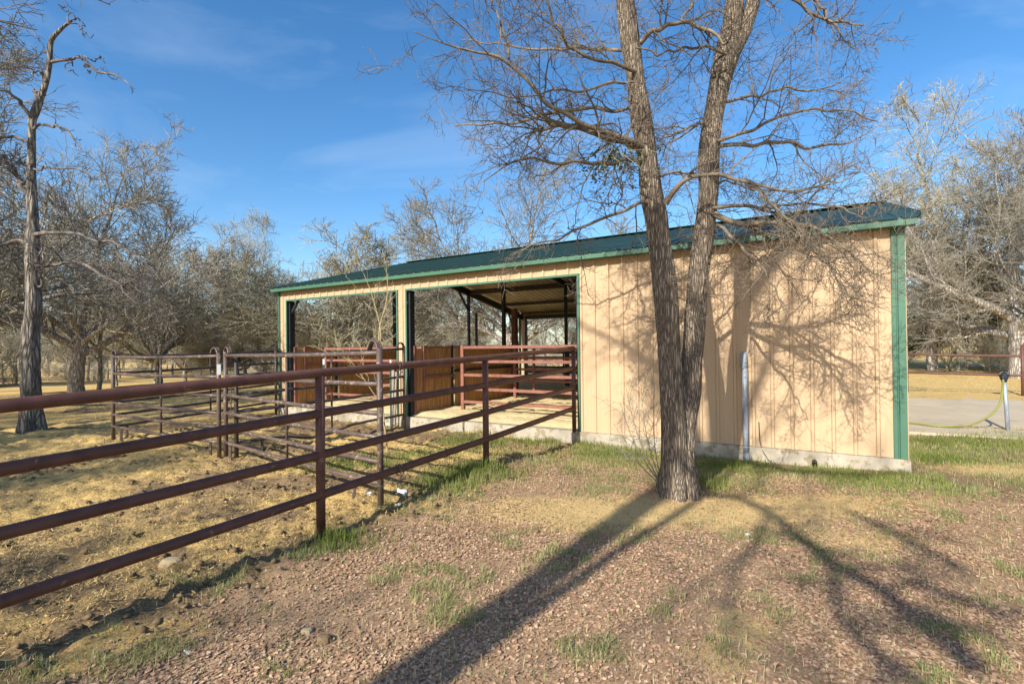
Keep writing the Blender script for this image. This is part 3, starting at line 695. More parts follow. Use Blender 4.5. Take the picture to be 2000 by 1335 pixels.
mb = MB(); mb.tube([W(.95, -.03, -.12), W(.95, -.14, -.14)], .03, 12, cap=False); mb.tube([W(.95, -.13, -.14), W(.95, -.04, -.12)], .024, 12, cap=False); o = mb.build('drain_pipe', M['black'], smooth=True); tag(o, 'short black drain pipe end poking out under the slab', 'drain pipe')

# ------------------------------------------------------------------ trees
def resample(pts, n):
    P = np.array(pts, float); d = np.concatenate([[0], np.cumsum(np.linalg.norm(np.diff(P[:, :3], axis=0), axis=1))])
    x = np.linspace(0, d[-1], n); return np.stack([np.interp(x, d, P[:, k]) for k in range(P.shape[1])], 1)
def nrm(v): return v/(np.linalg.norm(v, axis=-1, keepdims=True)+1e-9)
def spawn(P, Rr, K, rng, ln=(.4, .6), frac=(.2, 1.), ang=(35, 65), n=4, rr=.55, kink=.25, up=.05, rmin=.0025, lmin=.0, labs=None, maxr=1., bias=None):
    m, n0, _ = P.shape
    idx = np.repeat(np.arange(m), K); f = np.tile((np.arange(K)+.5)/K, m)+rng.uniform(-.5, .5, m*K)/K
    f = frac[0]+(frac[1]-frac[0])*np.clip(f, 0, 1); x = f*(n0-1)*.9999; i = x.astype(int); w = (x-i)[:, None]
    a, b = P[idx, i], P[idx, i+1]; p = a*(1-w)+b*w; t = nrm(b-a); r = (Rr[idx, i]*(1-w[:, 0])+Rr[idx, i+1]*w[:, 0])
    rnd = rng.normal(size=p.shape); perp = nrm(rnd-(rnd*t).sum(1, keepdims=True)*t)
    an = np.radians(rng.uniform(*ang, size=m*K))[:, None]; d = t*np.cos(an)+perp*np.sin(an); d[:, 2] += up
    if bias is not None: d = d+np.array(bias)
    d = nrm(d)
    L0 = np.linalg.norm(P[:, -1]-P[:, 0], axis=1)[idx]
    ll = np.maximum((L0*rng.uniform(*ln, size=m*K)*(1.15-.6*f)) if labs is None else rng.uniform(*labs, size=m*K)*(1.15-.5*f), lmin)
    out = [p]; cur = d
    for j in range(n-1):
        cur = nrm(cur+rng.normal(size=p.shape)*kink+np.array([0, 0, up*.6])); out.append(out[-1]+cur*(ll/(n-1))[:, None])
    r0 = np.minimum(np.maximum(r*rr, rmin*1.5), maxr); tp = np.linspace(1, 0, n)
    return np.stack(out, 1), np.maximum(r0[:, None]*(.25+.75*tp[None]), rmin)
def tubes_mb(mb, P, Rr, sides): V_, Q_ = tube_arrays(P, Rr, sides); mb.add(V_, Q_)
def poly_tube(mb, pts, sides, n=None, rough=0., seed=0):
    """one tapered limb from (x,y,z,r) points; rough = bark ridging as a share of the radius"""
    Q0 = np.array(pts, float)
    d = np.concatenate([[0], np.cumsum(np.linalg.norm(np.diff(Q0[:, :3], axis=0), axis=1))])
    n = n or max(6, int(d[-1]/.12)); u = np.linspace(0, len(Q0)-1, n); Pn = crom(Q0, u)
    V_, Q_ = tube_arrays(Pn[None, :, :3], np.abs(Pn[None, :, 3]), sides)
    if rough:
        V3 = V_.reshape(n, sides, 3); c = Pn[:, None, :3]; ang = np.arange(sides)[None]*1.; hgt = Pn[:, 2][:, None]
        # closed ridges round the trunk: sample noise on a circle
        a = np.arange(sides)*2*math.pi/sides; R0 = Pn[:, 3][:, None]
        k = max(1., 11*float(R0.mean())/.11)*.28; x = np.cos(a)[None]*k+seed*7.3+0*hgt; y = np.sin(a)[None]*k+0*hgt
        rid = np.abs(vnoise(x*1.6+hgt*.9, y*1.6+hgt*3.1)-.5)*2; rid2 = np.abs(vnoise(x*3.4+5+hgt*2.2, y*3.4+hgt*4.7)-.5)*2
        low = vnoise(np.cos(a)[None]*1.2+hgt*1.9+seed, np.sin(a)[None]*1.2+hgt*.8)-.5
        s = 1+rough*((rid**.7)*.62+(rid2**.7)*.38-.55)+rough*.9*low
        V_ = (c+(V3-c)*s[:, :, None]).reshape(-1, 3)
    mb.add(V_, Q_)
def make_obj(name, me, parent=None): o = bpy.data.objects.new(name, me); COL.objects.link(o); o.parent = parent; return o
def leaf_cloud(C, size, rng, n_each, spread, flat=1., droop=0.):
    """many small leaf faces round centres C (m,3)"""
    m = len(C)*n_each; c = np.repeat(C, n_each, 0)+rng.normal(size=(m, 3))*spread*np.array([1, 1, flat]); 
    u = nrm(rng.normal(size=(m, 3))); v = nrm(np.cross(u, rng.normal(size=(m, 3)))); s = size*rng.uniform(.6, 1.3, (m, 1))
    Vv = np.stack([c-u*s, c+v*s*.45, c+u*s, c-v*s*.45], 1).reshape(-1, 3); return Vv, np.arange(m*4).reshape(-1, 4)

# --- the two-stemmed oak in front of the wall
MT_LEFT = [(1.685, 5.39, -0.317, 0.1672), (1.687, 5.39, -0.156, 0.152), (1.688, 5.38, 0.168, 0.1365), (1.672, 5.36, 0.601, 0.126), (1.654, 5.34, 0.902, 0.1155), (1.639, 5.33, 1.244, 0.1102), (1.619, 5.32, 1.564, 0.1125), (1.594, 5.32, 2.038, 0.1225), (1.547, 5.34, 2.475, 0.1155), (1.518, 5.34, 2.727, 0.118), (1.476, 5.35, 2.988, 0.1157), (1.438, 5.35, 3.391, 0.1006), (1.376, 5.34, 3.791, 0.1104), (1.32, 5.33, 4.19, 0.0927), (1.264, 5.32, 4.588, 0.105), (1.217, 5.3, 4.978, 0.0947), (1.17, 5.28, 5.392, 0.0844), (1.134, 5.25, 6.008, 0.0691), (1.054, 5.2, 6.65, 0.0513), (0.931, 5.2, 7.339, 0.0342), (0.861, 5.2, 8.081, 0.0196)]
MT_RIGHT = [(1.763, 5.43, -0.33, 0.1582), (1.77, 5.43, -0.168, 0.1429), (1.78, 5.43, 0.156, 0.1276), (1.809, 5.45, 0.586, 0.1281), (1.876, 5.46, 0.889, 0.1232), (1.917, 5.47, 1.237, 0.1131), (1.939, 5.48, 1.347, 0.1082), (2.005, 5.5, 2.056, 0.1034), (2.054, 5.5, 2.408, 0.1086), (2.103, 5.5, 2.761, 0.106), (2.129, 5.5, 3.026, 0.1034), (2.148, 5.52, 3.448, 0.109), (2.221, 5.55, 3.877, 0.1043), (2.318, 5.58, 4.311, 0.1154), (2.398, 5.6, 4.631, 0.1158), (2.459, 5.6, 4.941, 0.1), (2.523, 5.6, 5.507, 0.0895), (2.6, 5.62, 6.317, 0.0713), (2.694, 5.65, 7.145, 0.0531), (2.753, 5.65, 8.064, 0.0319), (2.847, 5.7, 8.935, 0.0161)]
MT_FORK = [(2.308, 5.56, 4.188, 0.0888), (2.433, 5.58, 4.535, 0.0892), (2.581, 5.6, 4.827, 0.0816), (2.702, 5.62, 5.179, 0.074), (2.866, 5.66, 5.719, 0.0665), (3.109, 5.72, 6.516, 0.0511), (3.428, 5.8, 7.408, 0.0327), (3.706, 5.9, 8.229, 0.0166)]
MT_LIMBS = [[(1.423, 5.33, 3.427, 0.0276), (1.248, 5.2, 3.457, 0.0269), (1.046, 5.1, 3.497, 0.0252), (0.669, 4.95, 3.573, 0.0233), (0.318, 4.85, 3.753, 0.0194), (0.124, 4.8, 3.948, 0.018), (-0.004, 4.78, 4.084, 0.0157), (-0.301, 4.7, 4.089, 0.011), (-0.577, 4.65, 4.158, 0.0076), (-0.847, 4.6, 4.256, 0.0043)], [(-0.004, 4.78, 4.084, 0.0135), (-0.04, 4.78, 4.301, 0.0112), (-0.109, 4.75, 4.476, 0.0089), (-0.2, 4.7, 4.682, 0.0066)], [(1.428, 5.35, 3.456, 0.0503), (1.207, 5.25, 3.462, 0.0419), (1.014, 5.2, 3.507, 0.0391), (0.798, 5.15, 3.551, 0.0363), (0.587, 5.1, 3.584, 0.0312), (0.457, 5.08, 3.587, 0.0287), (0.328, 5.05, 3.626, 0.019), (0.227, 5.05, 3.668, 0.0119)], [(0.483, 5.08, 3.587, 0.0239), (0.353, 5.05, 3.535, 0.019), (0.251, 5.05, 3.52, 0.0166), (0.154, 5.05, 3.466, 0.0095)], [(1.421, 5.33, 3.32, 0.0225), (1.142, 5.2, 3.296, 0.0208), (0.889, 5.1, 3.211, 0.0192), (0.621, 5.0, 3.178, 0.0164), (0.314, 4.9, 3.185, 0.0127), (0.019, 4.85, 3.131, 0.0091), (-0.272, 4.8, 2.953, 0.0045)], [(1.357, 5.3, 3.88, 0.0199), (1.057, 5.4, 3.86, 0.019), (0.69, 5.5, 3.938, 0.0181), (0.308, 5.6, 3.904, 0.0158), (-0.202, 5.7, 3.857, 0.0121), (-0.613, 5.8, 3.916, 0.0068)], [(1.296, 5.25, 4.201, 0.0197), (1.08, 5.1, 4.185, 0.018), (0.834, 5.0, 4.183, 0.0164), (0.573, 4.9, 4.258, 0.015), (0.447, 4.85, 4.412, 0.0125), (0.373, 4.8, 4.648, 0.0113), (0.28, 4.8, 4.94, 0.0068)], [(1.309, 5.4, 4.5, 0.0203), (1.048, 5.6, 4.618, 0.0184), (0.736, 5.8, 4.784, 0.0164), (0.4, 6.0, 4.856, 0.0141), (-0.022, 6.2, 5.039, 0.0102), (-0.601, 6.4, 5.26, 0.006)], [(1.256, 5.2, 4.07, 0.0147), (1.001, 5.1, 3.995, 0.0144), (0.73, 5.0, 3.872, 0.0118), (0.371, 4.9, 3.836, 0.0092), (-0.023, 4.8, 3.723, 0.0068), (-0.399, 4.7, 3.759, 0.0044)], [(1.365, 5.3, 4.521, 0.0274), (1.486, 5.25, 4.623, 0.0247), (1.603, 5.2, 4.669, 0.022), (1.821, 5.15, 4.651, 0.0194), (2.033, 5.1, 4.524, 0.0168), (2.188, 5.05, 4.349, 0.0095)], [(1.76, 5.2, 4.683, 0.0122), (1.867, 5.2, 4.85, 0.0122), (1.923, 5.2, 5.112, 0.0098), (2.007, 5.2, 5.532, 0.0073)], [(1.603, 5.28, 2.843, 0.0323), (1.685, 5.2, 2.956, 0.0293), (1.773, 5.15, 3.054, 0.0242), (1.91, 5.1, 3.077, 0.0192), (2.043, 5.05, 3.069, 0.019), (2.273, 5.0, 2.999, 0.0176), (2.497, 4.95, 2.871, 0.0151), (2.766, 4.9, 2.838, 0.0115), (3.03, 4.85, 2.893, 0.008), (3.29, 4.8, 2.995, 0.0045)], [(1.545, 5.25, 3.115, 0.0148), (1.72, 5.3, 3.183, 0.0137), (1.941, 5.4, 3.187, 0.0127), (2.264, 5.6, 3.139, 0.0105), (2.753, 5.8, 3.255, 0.0068)], [(1.476, 5.3, 2.85, 0.0199), (1.266, 5.2, 2.804, 0.0183), (1.062, 5.1, 2.728, 0.0168), (0.814, 5.0, 2.573, 0.0141), (0.502, 4.9, 2.435, 0.0104), (0.253, 4.85, 2.364, 0.008), (-0.039, 4.8, 2.237, 0.0045)], [(2.23, 5.5, 3.517, 0.0233), (2.451, 5.5, 3.536, 0.0207), (2.892, 5.5, 3.553, 0.0181), (3.251, 5.55, 3.502, 0.0157), (3.618, 5.6, 3.563, 0.0105), (3.992, 5.65, 3.692, 0.0053)], [(2.21, 5.45, 3.552, 0.0205), (2.462, 5.4, 3.616, 0.0178), (2.738, 5.3, 3.721, 0.0149), (2.976, 5.25, 3.786, 0.0123), (3.365, 5.2, 3.758, 0.0086), (3.719, 5.15, 3.628, 0.0048)], [(2.268, 5.55, 4.016, 0.0183), (2.375, 5.5, 4.03, 0.0181), (2.699, 5.6, 4.092, 0.0158), (3.064, 5.7, 4.24, 0.0134), (3.466, 5.8, 4.251, 0.0095), (3.824, 5.9, 4.403, 0.0055)], [(2.177, 5.4, 2.643, 0.0203), (2.303, 5.2, 2.437, 0.0171), (2.485, 5.05, 2.151, 0.0119), (2.581, 4.95, 1.887, 0.007), (2.65, 4.9, 1.685, 0.0046)], [(2.718, 5.0, 2.582, 0.0141), (2.905, 4.9, 2.32, 0.0115), (3.065, 4.85, 2.017, 0.008), (3.269, 4.8, 1.719, 0.0045)], [(2.516, 5.2, 2.748, 0.0147), (2.775, 5.1, 2.77, 0.012), (3.071, 5.0, 2.739, 0.0094), (3.401, 4.9, 2.609, 0.0058)], [(2.273, 5.0, 2.999, 0.0141), (2.495, 4.95, 2.781, 0.0116), (2.712, 4.9, 2.519, 0.0092), (2.925, 4.85, 2.359, 0.0046)], [(2.152, 5.4, 2.762, 0.0355), (2.271, 5.3, 2.692, 0.0299), (2.383, 5.2, 2.593, 0.0244), (2.516, 5.1, 2.589, 0.0216), (2.718, 5.0, 2.582, 0.0176), (2.956, 4.9, 2.442, 0.0138), (3.215, 4.85, 2.258, 0.0103), (3.465, 4.8, 1.981, 0.0056)], [(2.137, 5.4, 2.833, 0.0228), (2.299, 5.3, 2.841, 0.0199), (2.516, 5.2, 2.759, 0.0171), (2.722, 5.1, 2.643, 0.0144), (2.915, 5.0, 2.39, 0.0118), (3.08, 4.95, 2.129, 0.0081), (3.192, 4.9, 1.826, 0.0046)], [(2.35, 5.3, 2.67, 0.0174), (2.564, 5.2, 2.487, 0.0147), (2.768, 5.1, 2.309, 0.012), (2.963, 5.0, 2.239, 0.0094), (3.148, 4.9, 2.194, 0.0069), (3.566, 4.8, 2.245, 0.0041)], [(2.797, 5.7, 5.578, 0.0295), (2.967, 5.7, 5.403, 0.0241), (3.193, 5.7, 5.227, 0.0214), (3.42, 5.7, 5.064, 0.0188), (3.705, 5.7, 4.963, 0.0134), (3.991, 5.7, 4.931, 0.0067)], [(3.109, 5.75, 5.495, 0.0189), (3.368, 5.8, 5.411, 0.0164), (3.597, 5.8, 5.174, 0.0136), (3.767, 5.8, 4.879, 0.0082), (3.94, 5.8, 4.731, 0.0055)], [(2.456, 5.58, 4.563, 0.021), (2.326, 5.5, 4.502, 0.0181), (2.096, 5.4, 4.545, 0.0152), (1.807, 5.35, 4.492, 0.0126), (1.55, 5.3, 4.412, 0.01), (1.287, 5.2, 4.437, 0.0061)], [(2.095, 5.5, 3.773, 0.0155), (1.911, 5.45, 3.698, 0.0128), (1.758, 5.4, 3.613, 0.0102), (1.58, 5.35, 3.551, 0.005)], [(1.176, 5.25, 5.157, 0.0321), (0.811, 5.1, 5.208, 0.0264), (0.338, 4.9, 5.261, 0.0207), (-0.147, 4.7, 5.204, 0.0133), (-0.607, 4.6, 5.082, 0.0065)], [(1.242, 5.3, 5.299, 0.0299), (1.654, 5.5, 5.888, 0.0258), (1.985, 5.8, 6.659, 0.0218), (2.342, 6.1, 7.548, 0.0115)], [(2.617, 5.6, 6.186, 0.0316), (2.177, 5.4, 6.457, 0.0228), (1.842, 5.2, 6.853, 0.0147), (1.577, 5.0, 7.153, 0.007)], [(2.977, 5.7, 6.095, 0.0321), (3.497, 5.7, 6.32, 0.0268), (4.001, 5.6, 6.341, 0.0184), (4.426, 5.5, 6.135, 0.0078)], [(1.078, 5.2, 6.492, 0.0269), (0.702, 5.3, 6.917, 0.0224), (0.284, 5.4, 7.355, 0.0152), (-0.153, 5.5, 7.695, 0.0078)]]
SN_TRUNK = [(-9.52, 10.14, -0.523, 0.2192), (-9.519, 10.14, -0.22, 0.2002), (-9.527, 10.14, 0.236, 0.1716), (-9.535, 10.14, 0.843, 0.1573), (-9.533, 10.14, 1.35, 0.1477), (-9.531, 10.14, 1.857, 0.1382), (-9.469, 10.14, 2.262, 0.1334), (-9.477, 10.14, 2.669, 0.1287), (-9.486, 10.14, 3.075, 0.1239), (-9.484, 10.14, 3.584, 0.1191), (-9.482, 10.14, 4.092, 0.0953), (-9.509, 10.14, 4.806, 0.081), (-9.497, 10.14, 5.315, 0.0715), (-9.485, 10.14, 5.927, 0.0667), (-9.412, 10.14, 6.182, 0.0763), (-9.258, 10.14, 6.589, 0.0572), (-9.186, 10.14, 6.844, 0.0524), (-9.134, 10.14, 7.17, 0.0477), (-9.101, 10.14, 7.559, 0.0429), (-8.917, 10.14, 7.782, 0.0334), (-8.692, 10.14, 7.964, 0.0238)]
SN_LIMBS = [[(-9.088, 10.1, 7.107, 0.0332), (-8.826, 10.0, 7.139, 0.0282), (-8.39, 9.9, 7.078, 0.0256), (-8.06, 9.8, 6.869, 0.023), (-7.638, 9.7, 6.663, 0.0182), (-7.27, 9.6, 6.47, 0.0135), (-6.985, 9.5, 6.367, 0.0067)], [(-8.291, 9.9, 7.027, 0.014), (-8.042, 9.9, 7.044, 0.0116), (-7.794, 9.9, 6.951, 0.007)], [(-8.539, 9.9, 7.059, 0.014), (-8.491, 9.9, 6.829, 0.0093), (-8.441, 9.9, 6.759, 0.0047)], [(-8.242, 9.9, 6.956, 0.014), (-8.143, 9.9, 6.755, 0.007)], [(-8.678, 10.1, 7.917, 0.0142), (-8.471, 10.0, 7.973, 0.0118), (-8.271, 10.0, 7.819, 0.007)], [(-8.709, 10.1, 7.918, 0.0142), (-8.455, 10.1, 7.782, 0.0095), (-8.222, 10.0, 7.586, 0.0047)], [(-8.729, 10.1, 7.918, 0.0142), (-8.758, 10.1, 8.143, 0.0095), (-8.879, 10.1, 8.348, 0.0047)], [(-9.191, 10.1, 6.721, 0.019), (-9.291, 10.1, 6.926, 0.0142), (-9.372, 10.1, 6.906, 0.0095)], [(-9.477, 10.1, 6.032, 0.0427), (-9.503, 10.0, 6.118, 0.0376), (-9.507, 9.9, 6.272, 0.0279), (-9.588, 9.8, 6.323, 0.023), (-9.684, 9.7, 6.402, 0.0182), (-9.873, 9.6, 6.567, 0.009)], [(-9.417, 10.1, 5.787, 0.0285), (-9.083, 10.0, 5.842, 0.0235), (-8.694, 9.9, 5.764, 0.0209), (-8.41, 9.8, 5.59, 0.0184), (-8.18, 9.7, 5.282, 0.0091)], [(-9.479, 10.1, 5.483, 0.038), (-9.631, 10.1, 5.607, 0.0332), (-9.803, 10.1, 5.69, 0.0285), (-10.036, 10.1, 5.611, 0.0237), (-10.392, 10.1, 5.31, 0.0142)], [(-9.354, 10.1, 6.366, 0.019), (-9.394, 10.1, 6.519, 0.0332), (-9.353, 10.1, 6.57, 0.0285)], [(-9.42, 10.1, 4.995, 0.019), (-8.708, 9.8, 4.932, 0.0161), (-8.23, 9.7, 4.824, 0.0137), (-7.8, 9.6, 4.495, 0.0068)], [(-9.385, 10.1, 3.696, 0.0427), (-9.092, 10.0, 3.731, 0.0376), (-8.653, 9.9, 3.724, 0.0326), (-8.174, 9.8, 3.597, 0.0276), (-7.654, 9.7, 3.424, 0.0228), (-7.191, 9.6, 3.255, 0.018), (-6.832, 9.5, 3.061, 0.0134), (-6.386, 9.4, 2.549, 0.0066)], [(-9.367, 10.1, 3.068, 0.0427), (-8.994, 10.0, 3.098, 0.0376), (-8.421, 9.8, 3.089, 0.0322), (-7.948, 9.7, 2.97, 0.0274), (-7.482, 9.6, 2.728, 0.018), (-6.931, 9.5, 2.281, 0.0089)], [(-9.487, 10.1, 3.474, 0.0427), (-9.785, 10.2, 3.599, 0.0384), (-10.191, 10.3, 3.521, 0.029), (-10.81, 10.4, 3.86, 0.0196)], [(-9.503, 10.1, 4.488, 0.0427), (-9.78, 10.2, 4.828, 0.0384), (-10.133, 10.3, 5.279, 0.029), (-10.596, 10.4, 5.53, 0.0196)], [(-9.339, 10.1, 2.662, 0.0285), (-9.144, 10.0, 3.05, 0.0235), (-9.15, 9.9, 3.431, 0.014)]]
SB_LIMBS = [[(-5.287, -5.438, 8.0, 0.05), (-5.001, -5.476, 7.9, 0.05), (-4.774, -5.597, 7.8, 0.055), (-4.727, -5.789, 7.7, 0.055), (-4.505, -5.823, 7.5, 0.06), (-4.284, -6.047, 7.2, 0.065), (-4.116, -6.215, 7.0, 0.07), (-3.968, -6.32, 6.8, 0.07), (-3.748, -6.304, 6.5, 0.08)], [(-4.756, -5.684, 7.75, 0.035), (-5.252, -6.489, 7.8, 0.035), (-5.655, -7.084, 7.9, 0.03), (-6.017, -7.713, 8.0, 0.03), (-6.467, -8.532, 8.2, 0.02)], [(-4.311, -6.09, 7.2, 0.04), (-4.884, -6.869, 7.4, 0.04), (-5.15, -7.621, 7.6, 0.05), (-5.306, -8.192, 7.8, 0.05)], [(-4.116, -6.215, 7.0, 0.04), (-3.981, -6.416, 7.2, 0.04), (-3.976, -6.817, 7.3, 0.035), (-3.962, -7.125, 7.4, 0.03)], [(-4.134, -5.755, 7.9, 0.03), (-3.868, -5.789, 7.6, 0.03), (-3.564, -5.863, 7.3, 0.035), (-3.339, -6.011, 7.0, 0.04)], [(-4.885, -5.0, 10.917, 0.14), (-4.613, -5.0, 11.297, 0.11), (-4.279, -5.0, 11.567, 0.09), (-3.891, -5.0, 11.861, 0.07), (-3.549, -5.0, 12.347, 0.05)], [(-4.996, -5.0, 11.239, 0.07), (-5.186, -5.0, 11.738, 0.06), (-5.258, -5.0, 12.268, 0.05), (-5.37, -5.0, 12.893, 0.04)], [(-4.279, -5.0, 11.567, 0.04), (-3.767, -5.0, 11.155, 0.035), (-3.314, -5.0, 11.095, 0.03), (-3.012, -5.0, 10.722, 0.02)]]
# trunk check [(-5.39, -4.738, 7.6, 0.13), (-5.233, -4.378, 6.3, 0.13), (-4.842, -3.799, 5.2, 0.13), (-4.374, -3.139, 4.0, 0.13)]

rng = np.random.RandomState(11)
mt = thing('forked_oak', 'bare two stemmed oak with rough bark standing before the tan wall', 'tree', (1.73, 5.39, -.2), 0)
mb = MB()
def flare(pts):
    out = []
    for (x, y, z, r) in pts: out.append((x, y, z, r*(1+.0*max(0, .15-z))))
    return out
poly_tube(mb, MT_LEFT, 72, n=330, rough=.16, seed=1); poly_tube(mb, MT_RIGHT, 72, n=330, rough=.16, seed=2); poly_tube(mb, MT_FORK, 48, n=120, rough=.15, seed=3)
c0 = np.array([1.735, 5.41])
for a in np.linspace(0, 2*math.pi, 8)[:-1]:      # root flare
    d_ = np.array([math.cos(a), math.sin(a)]); rr_ = rng.uniform(.19, .235)
    poly_tube(mb, [(*(c0+d_*.09), .30, .05), (*(c0+d_*.125), .05, .07), (*(c0+d_*.155), -.12, .072), (*(c0+d_*rr_), -.26, .06)], 20, n=26, rough=.18, seed=a)
o = mb.build('trunk', M['bark'], mt, smooth=True)
LB = []; lm = MB()
for l in MT_LIMBS:
    a_ = np.array(l); nn = 14; rs = resample(l, nn); w_ = rng.normal(size=(nn, 3))*.014; w_[0] = 0; rs[:, :3] += w_
    poly_tube(lm, [tuple(q) for q in rs], 12, n=40, rough=.12, seed=len(LB)); LB.append(rs)
lm.build('limbs', M['barkl'], mt, smooth=True)
LP = np.stack([l[:, :3] for l in LB]); LR = np.stack([l[:, 3] for l in LB])
tw = MB()
P1, R1 = spawn(LP, LR, 10, rng, labs=(.35, 1.05), frac=(.1, 1), ang=(30, 65), n=8, rr=.5, kink=.22, up=.03, rmin=.0022, maxr=.013)
tubes_mb(tw, P1, R1, 5)
P2, R2 = spawn(P1, R1, 8, rng, labs=(.14, .42), frac=(.1, 1), ang=(35, 70), n=5, rr=.6, kink=.25, up=.02, rmin=.002, maxr=.006)
tubes_mb(tw, P2, R2, 4)
P3, R3 = spawn(P2, R2, 4, rng, labs=(.06, .17), frac=(.15, 1), ang=(35, 75), n=3, rr=.7, kink=.2, up=.02, rmin=.0016, maxr=.003)
tubes_mb(tw, P3, R3, 3)
# wispy shoots straight from both stems
SPs = np.stack([resample(a, 20)[:, :3] for a in (MT_LEFT, MT_RIGHT)]); SRs = np.stack([resample(a, 20)[:, 3] for a in (MT_LEFT, MT_RIGHT)])
E1, E1r = spawn(SPs, SRs, 56, rng, labs=(.4, 1.3), frac=(.22, .95), ang=(45, 95), n=8, rr=.05, kink=.3, up=.0, rmin=.002, maxr=.009)
tubes_mb(tw, E1, E1r, 5)
E2, E2r = spawn(E1, E1r, 8, rng, ln=(.3, .6), frac=(.15, 1), ang=(35, 75), n=4, rr=.6, kink=.3, up=.02, rmin=.0016, maxr=.004); tubes_mb(tw, E2, E2r, 3)
E3, E3r = spawn(E2, E2r, 4, rng, ln=(.3, .6), frac=(.2, 1), ang=(35, 75), n=3, rr=.7, kink=.25, up=.02, rmin=.0014, maxr=.003, lmin=.03); tubes_mb(tw, E3, E3r, 3)
tw.build('crown', M['twigm'], mt)
# basal sprout
sp = thing('basal_sprout', 'leafless twiggy sprout growing from the left side of the forked oak base', 'shrub', (1.56, 5.5, -.2), 0)
mb = MB(); stems = []
for tgt, r in (((1.12, 5.35, .80), .008), ((1.22, 5.5, .92), .007), ((1.38, 5.5, .97), .006), ((1.08, 5.2, .56), .006), ((1.5, 5.4, 1.0), .006)):
    a = np.array([1.59, 5.48, -.12]); b = np.array(tgt); q_ = [(*(a*(1-f)+b*f+np.array([-.05*math.sin(math.pi*f), 0, -.03*math.sin(math.pi*f)])), r*(1.1-.8*f)) for f in np.linspace(0, 1, 8)]
    stems.append(np.array(q_)); poly_tube(mb, q_, 6, n=16)
A_ = np.stack(stems); S1, s1r = spawn(A_[:, :, :3], A_[:, :, 3], 9, rng, ln=(.3, .6), frac=(.3, 1), ang=(25, 50), n=6, rr=.6, kink=.18, up=.03, rmin=.0016); tubes_mb(mb, S1, s1r, 4)
S2, s2r = spawn(S1, s1r, 5, rng, ln=(.3, .6), ang=(30, 60), n=4, rr=.6, kink=.2, up=.03, rmin=.0014); tubes_mb(mb, S2, s2r, 3)
mb.build('branches', M['twig'], sp)
# mistletoe
mi = thing('mistletoe_clump', 'dark green mistletoe clump hanging from a branch left of the forked oak', 'mistletoe', (1.02, 5.15, 3.3), 0)
base = np.array([1.02, 5.12, 3.36]); mb = MB(); cs = []
for k in range(26):
    p = base.copy()+rng.normal(size=3)*[.06, .05, .03]; d_ = nrm(rng.normal(size=3)*[.8, .8, .5]+[0.05, 0, -.8]); pts = [tuple(p)]
    for j in range(4): d_ = nrm(d_+rng.normal(size=3)*.35+[0, 0, -.1]); p = p+d_*rng.uniform(.07, .15); pts.append(tuple(p)); cs.append(p.copy())
    mb.tube(pts, .004, 4, cap=False)
mb.build('stems', M['twig'], mi)
Vl, Ql = leaf_cloud(np.array(cs), .021, rng, 5, .028); mb = MB(); mb.add(Vl, Ql); mb.build('leaves', M['mist'], mi, kind='stuff')

# --- tall broken snag on the left
sn = thing('broken_top_tree', 'tall dark broken topped tree with few crooked limbs beyond the fence at left', 'tree', (-9.52, 10.14, -.25), 0)
mb = MB(); poly_tube(mb, SN_TRUNK, 28, n=220, rough=.2, seed=5)
for a in np.linspace(0, 2*math.pi, 6)[:-1]: poly_tube(mb, [(-9.5+.1*math.cos(a), 10.14+.1*math.sin(a), .25, .07), (-9.5+.19*math.cos(a), 10.14+.19*math.sin(a), -.3, .09)], 12, n=10, rough=.15)
mb.build('trunk', M['barks'], sn, smooth=True)
lm = MB(); LB = []
for l in SN_LIMBS:
    rs = resample(l, 10); w_ = rng.normal(size=(10, 3))*.035; w_[0] = 0; rs[:, :3] += w_; poly_tube(lm, [tuple(q) for q in rs], 9, n=26, rough=.25, seed=len(LB)); LB.append(rs)
lm.build('limbs', M['barkd'], sn, smooth=True)
LP = np.stack([l[:, :3] for l in LB]); LR = np.stack([l[:, 3] for l in LB]); tw = MB()
P1, R1 = spawn(LP, LR, 5, rng, ln=(.1, .25), frac=(.3, 1), ang=(30, 80), n=4, rr=.5, kink=.4, rmin=.005, maxr=.02); tubes_mb(tw, P1, R1, 4)
P2, R2 = spawn(P1, R1, 4, rng, ln=(.3, .6), ang=(30, 70), n=3, rr=.6, kink=.4, rmin=.004); tubes_mb(tw, P2, R2, 3)
low = LP[-5:]; lowr = LR[-5:]
P1, R1 = spawn(low, lowr, 8, rng, ln=(.25, .5), frac=(.2, 1), ang=(30, 60), n=5, rr=.5, kink=.25, up=.06, rmin=.005, maxr=.02); tubes_mb(tw, P1, R1, 4)
P2, R2 = spawn(P1, R1, 7, rng, ln=(.3, .6), ang=(30, 60), n=4, rr=.6, kink=.25, rmin=.004); tubes_mb(tw, P2, R2, 3)
P3, R3 = spawn(P2, R2, 4, rng, ln=(.3, .6), ang=(30, 60), n=3, rr=.6, kink=.25, rmin=.004); tubes_mb(tw, P3, R3, 3)
tw.build('twigs', M['barkd'], sn)

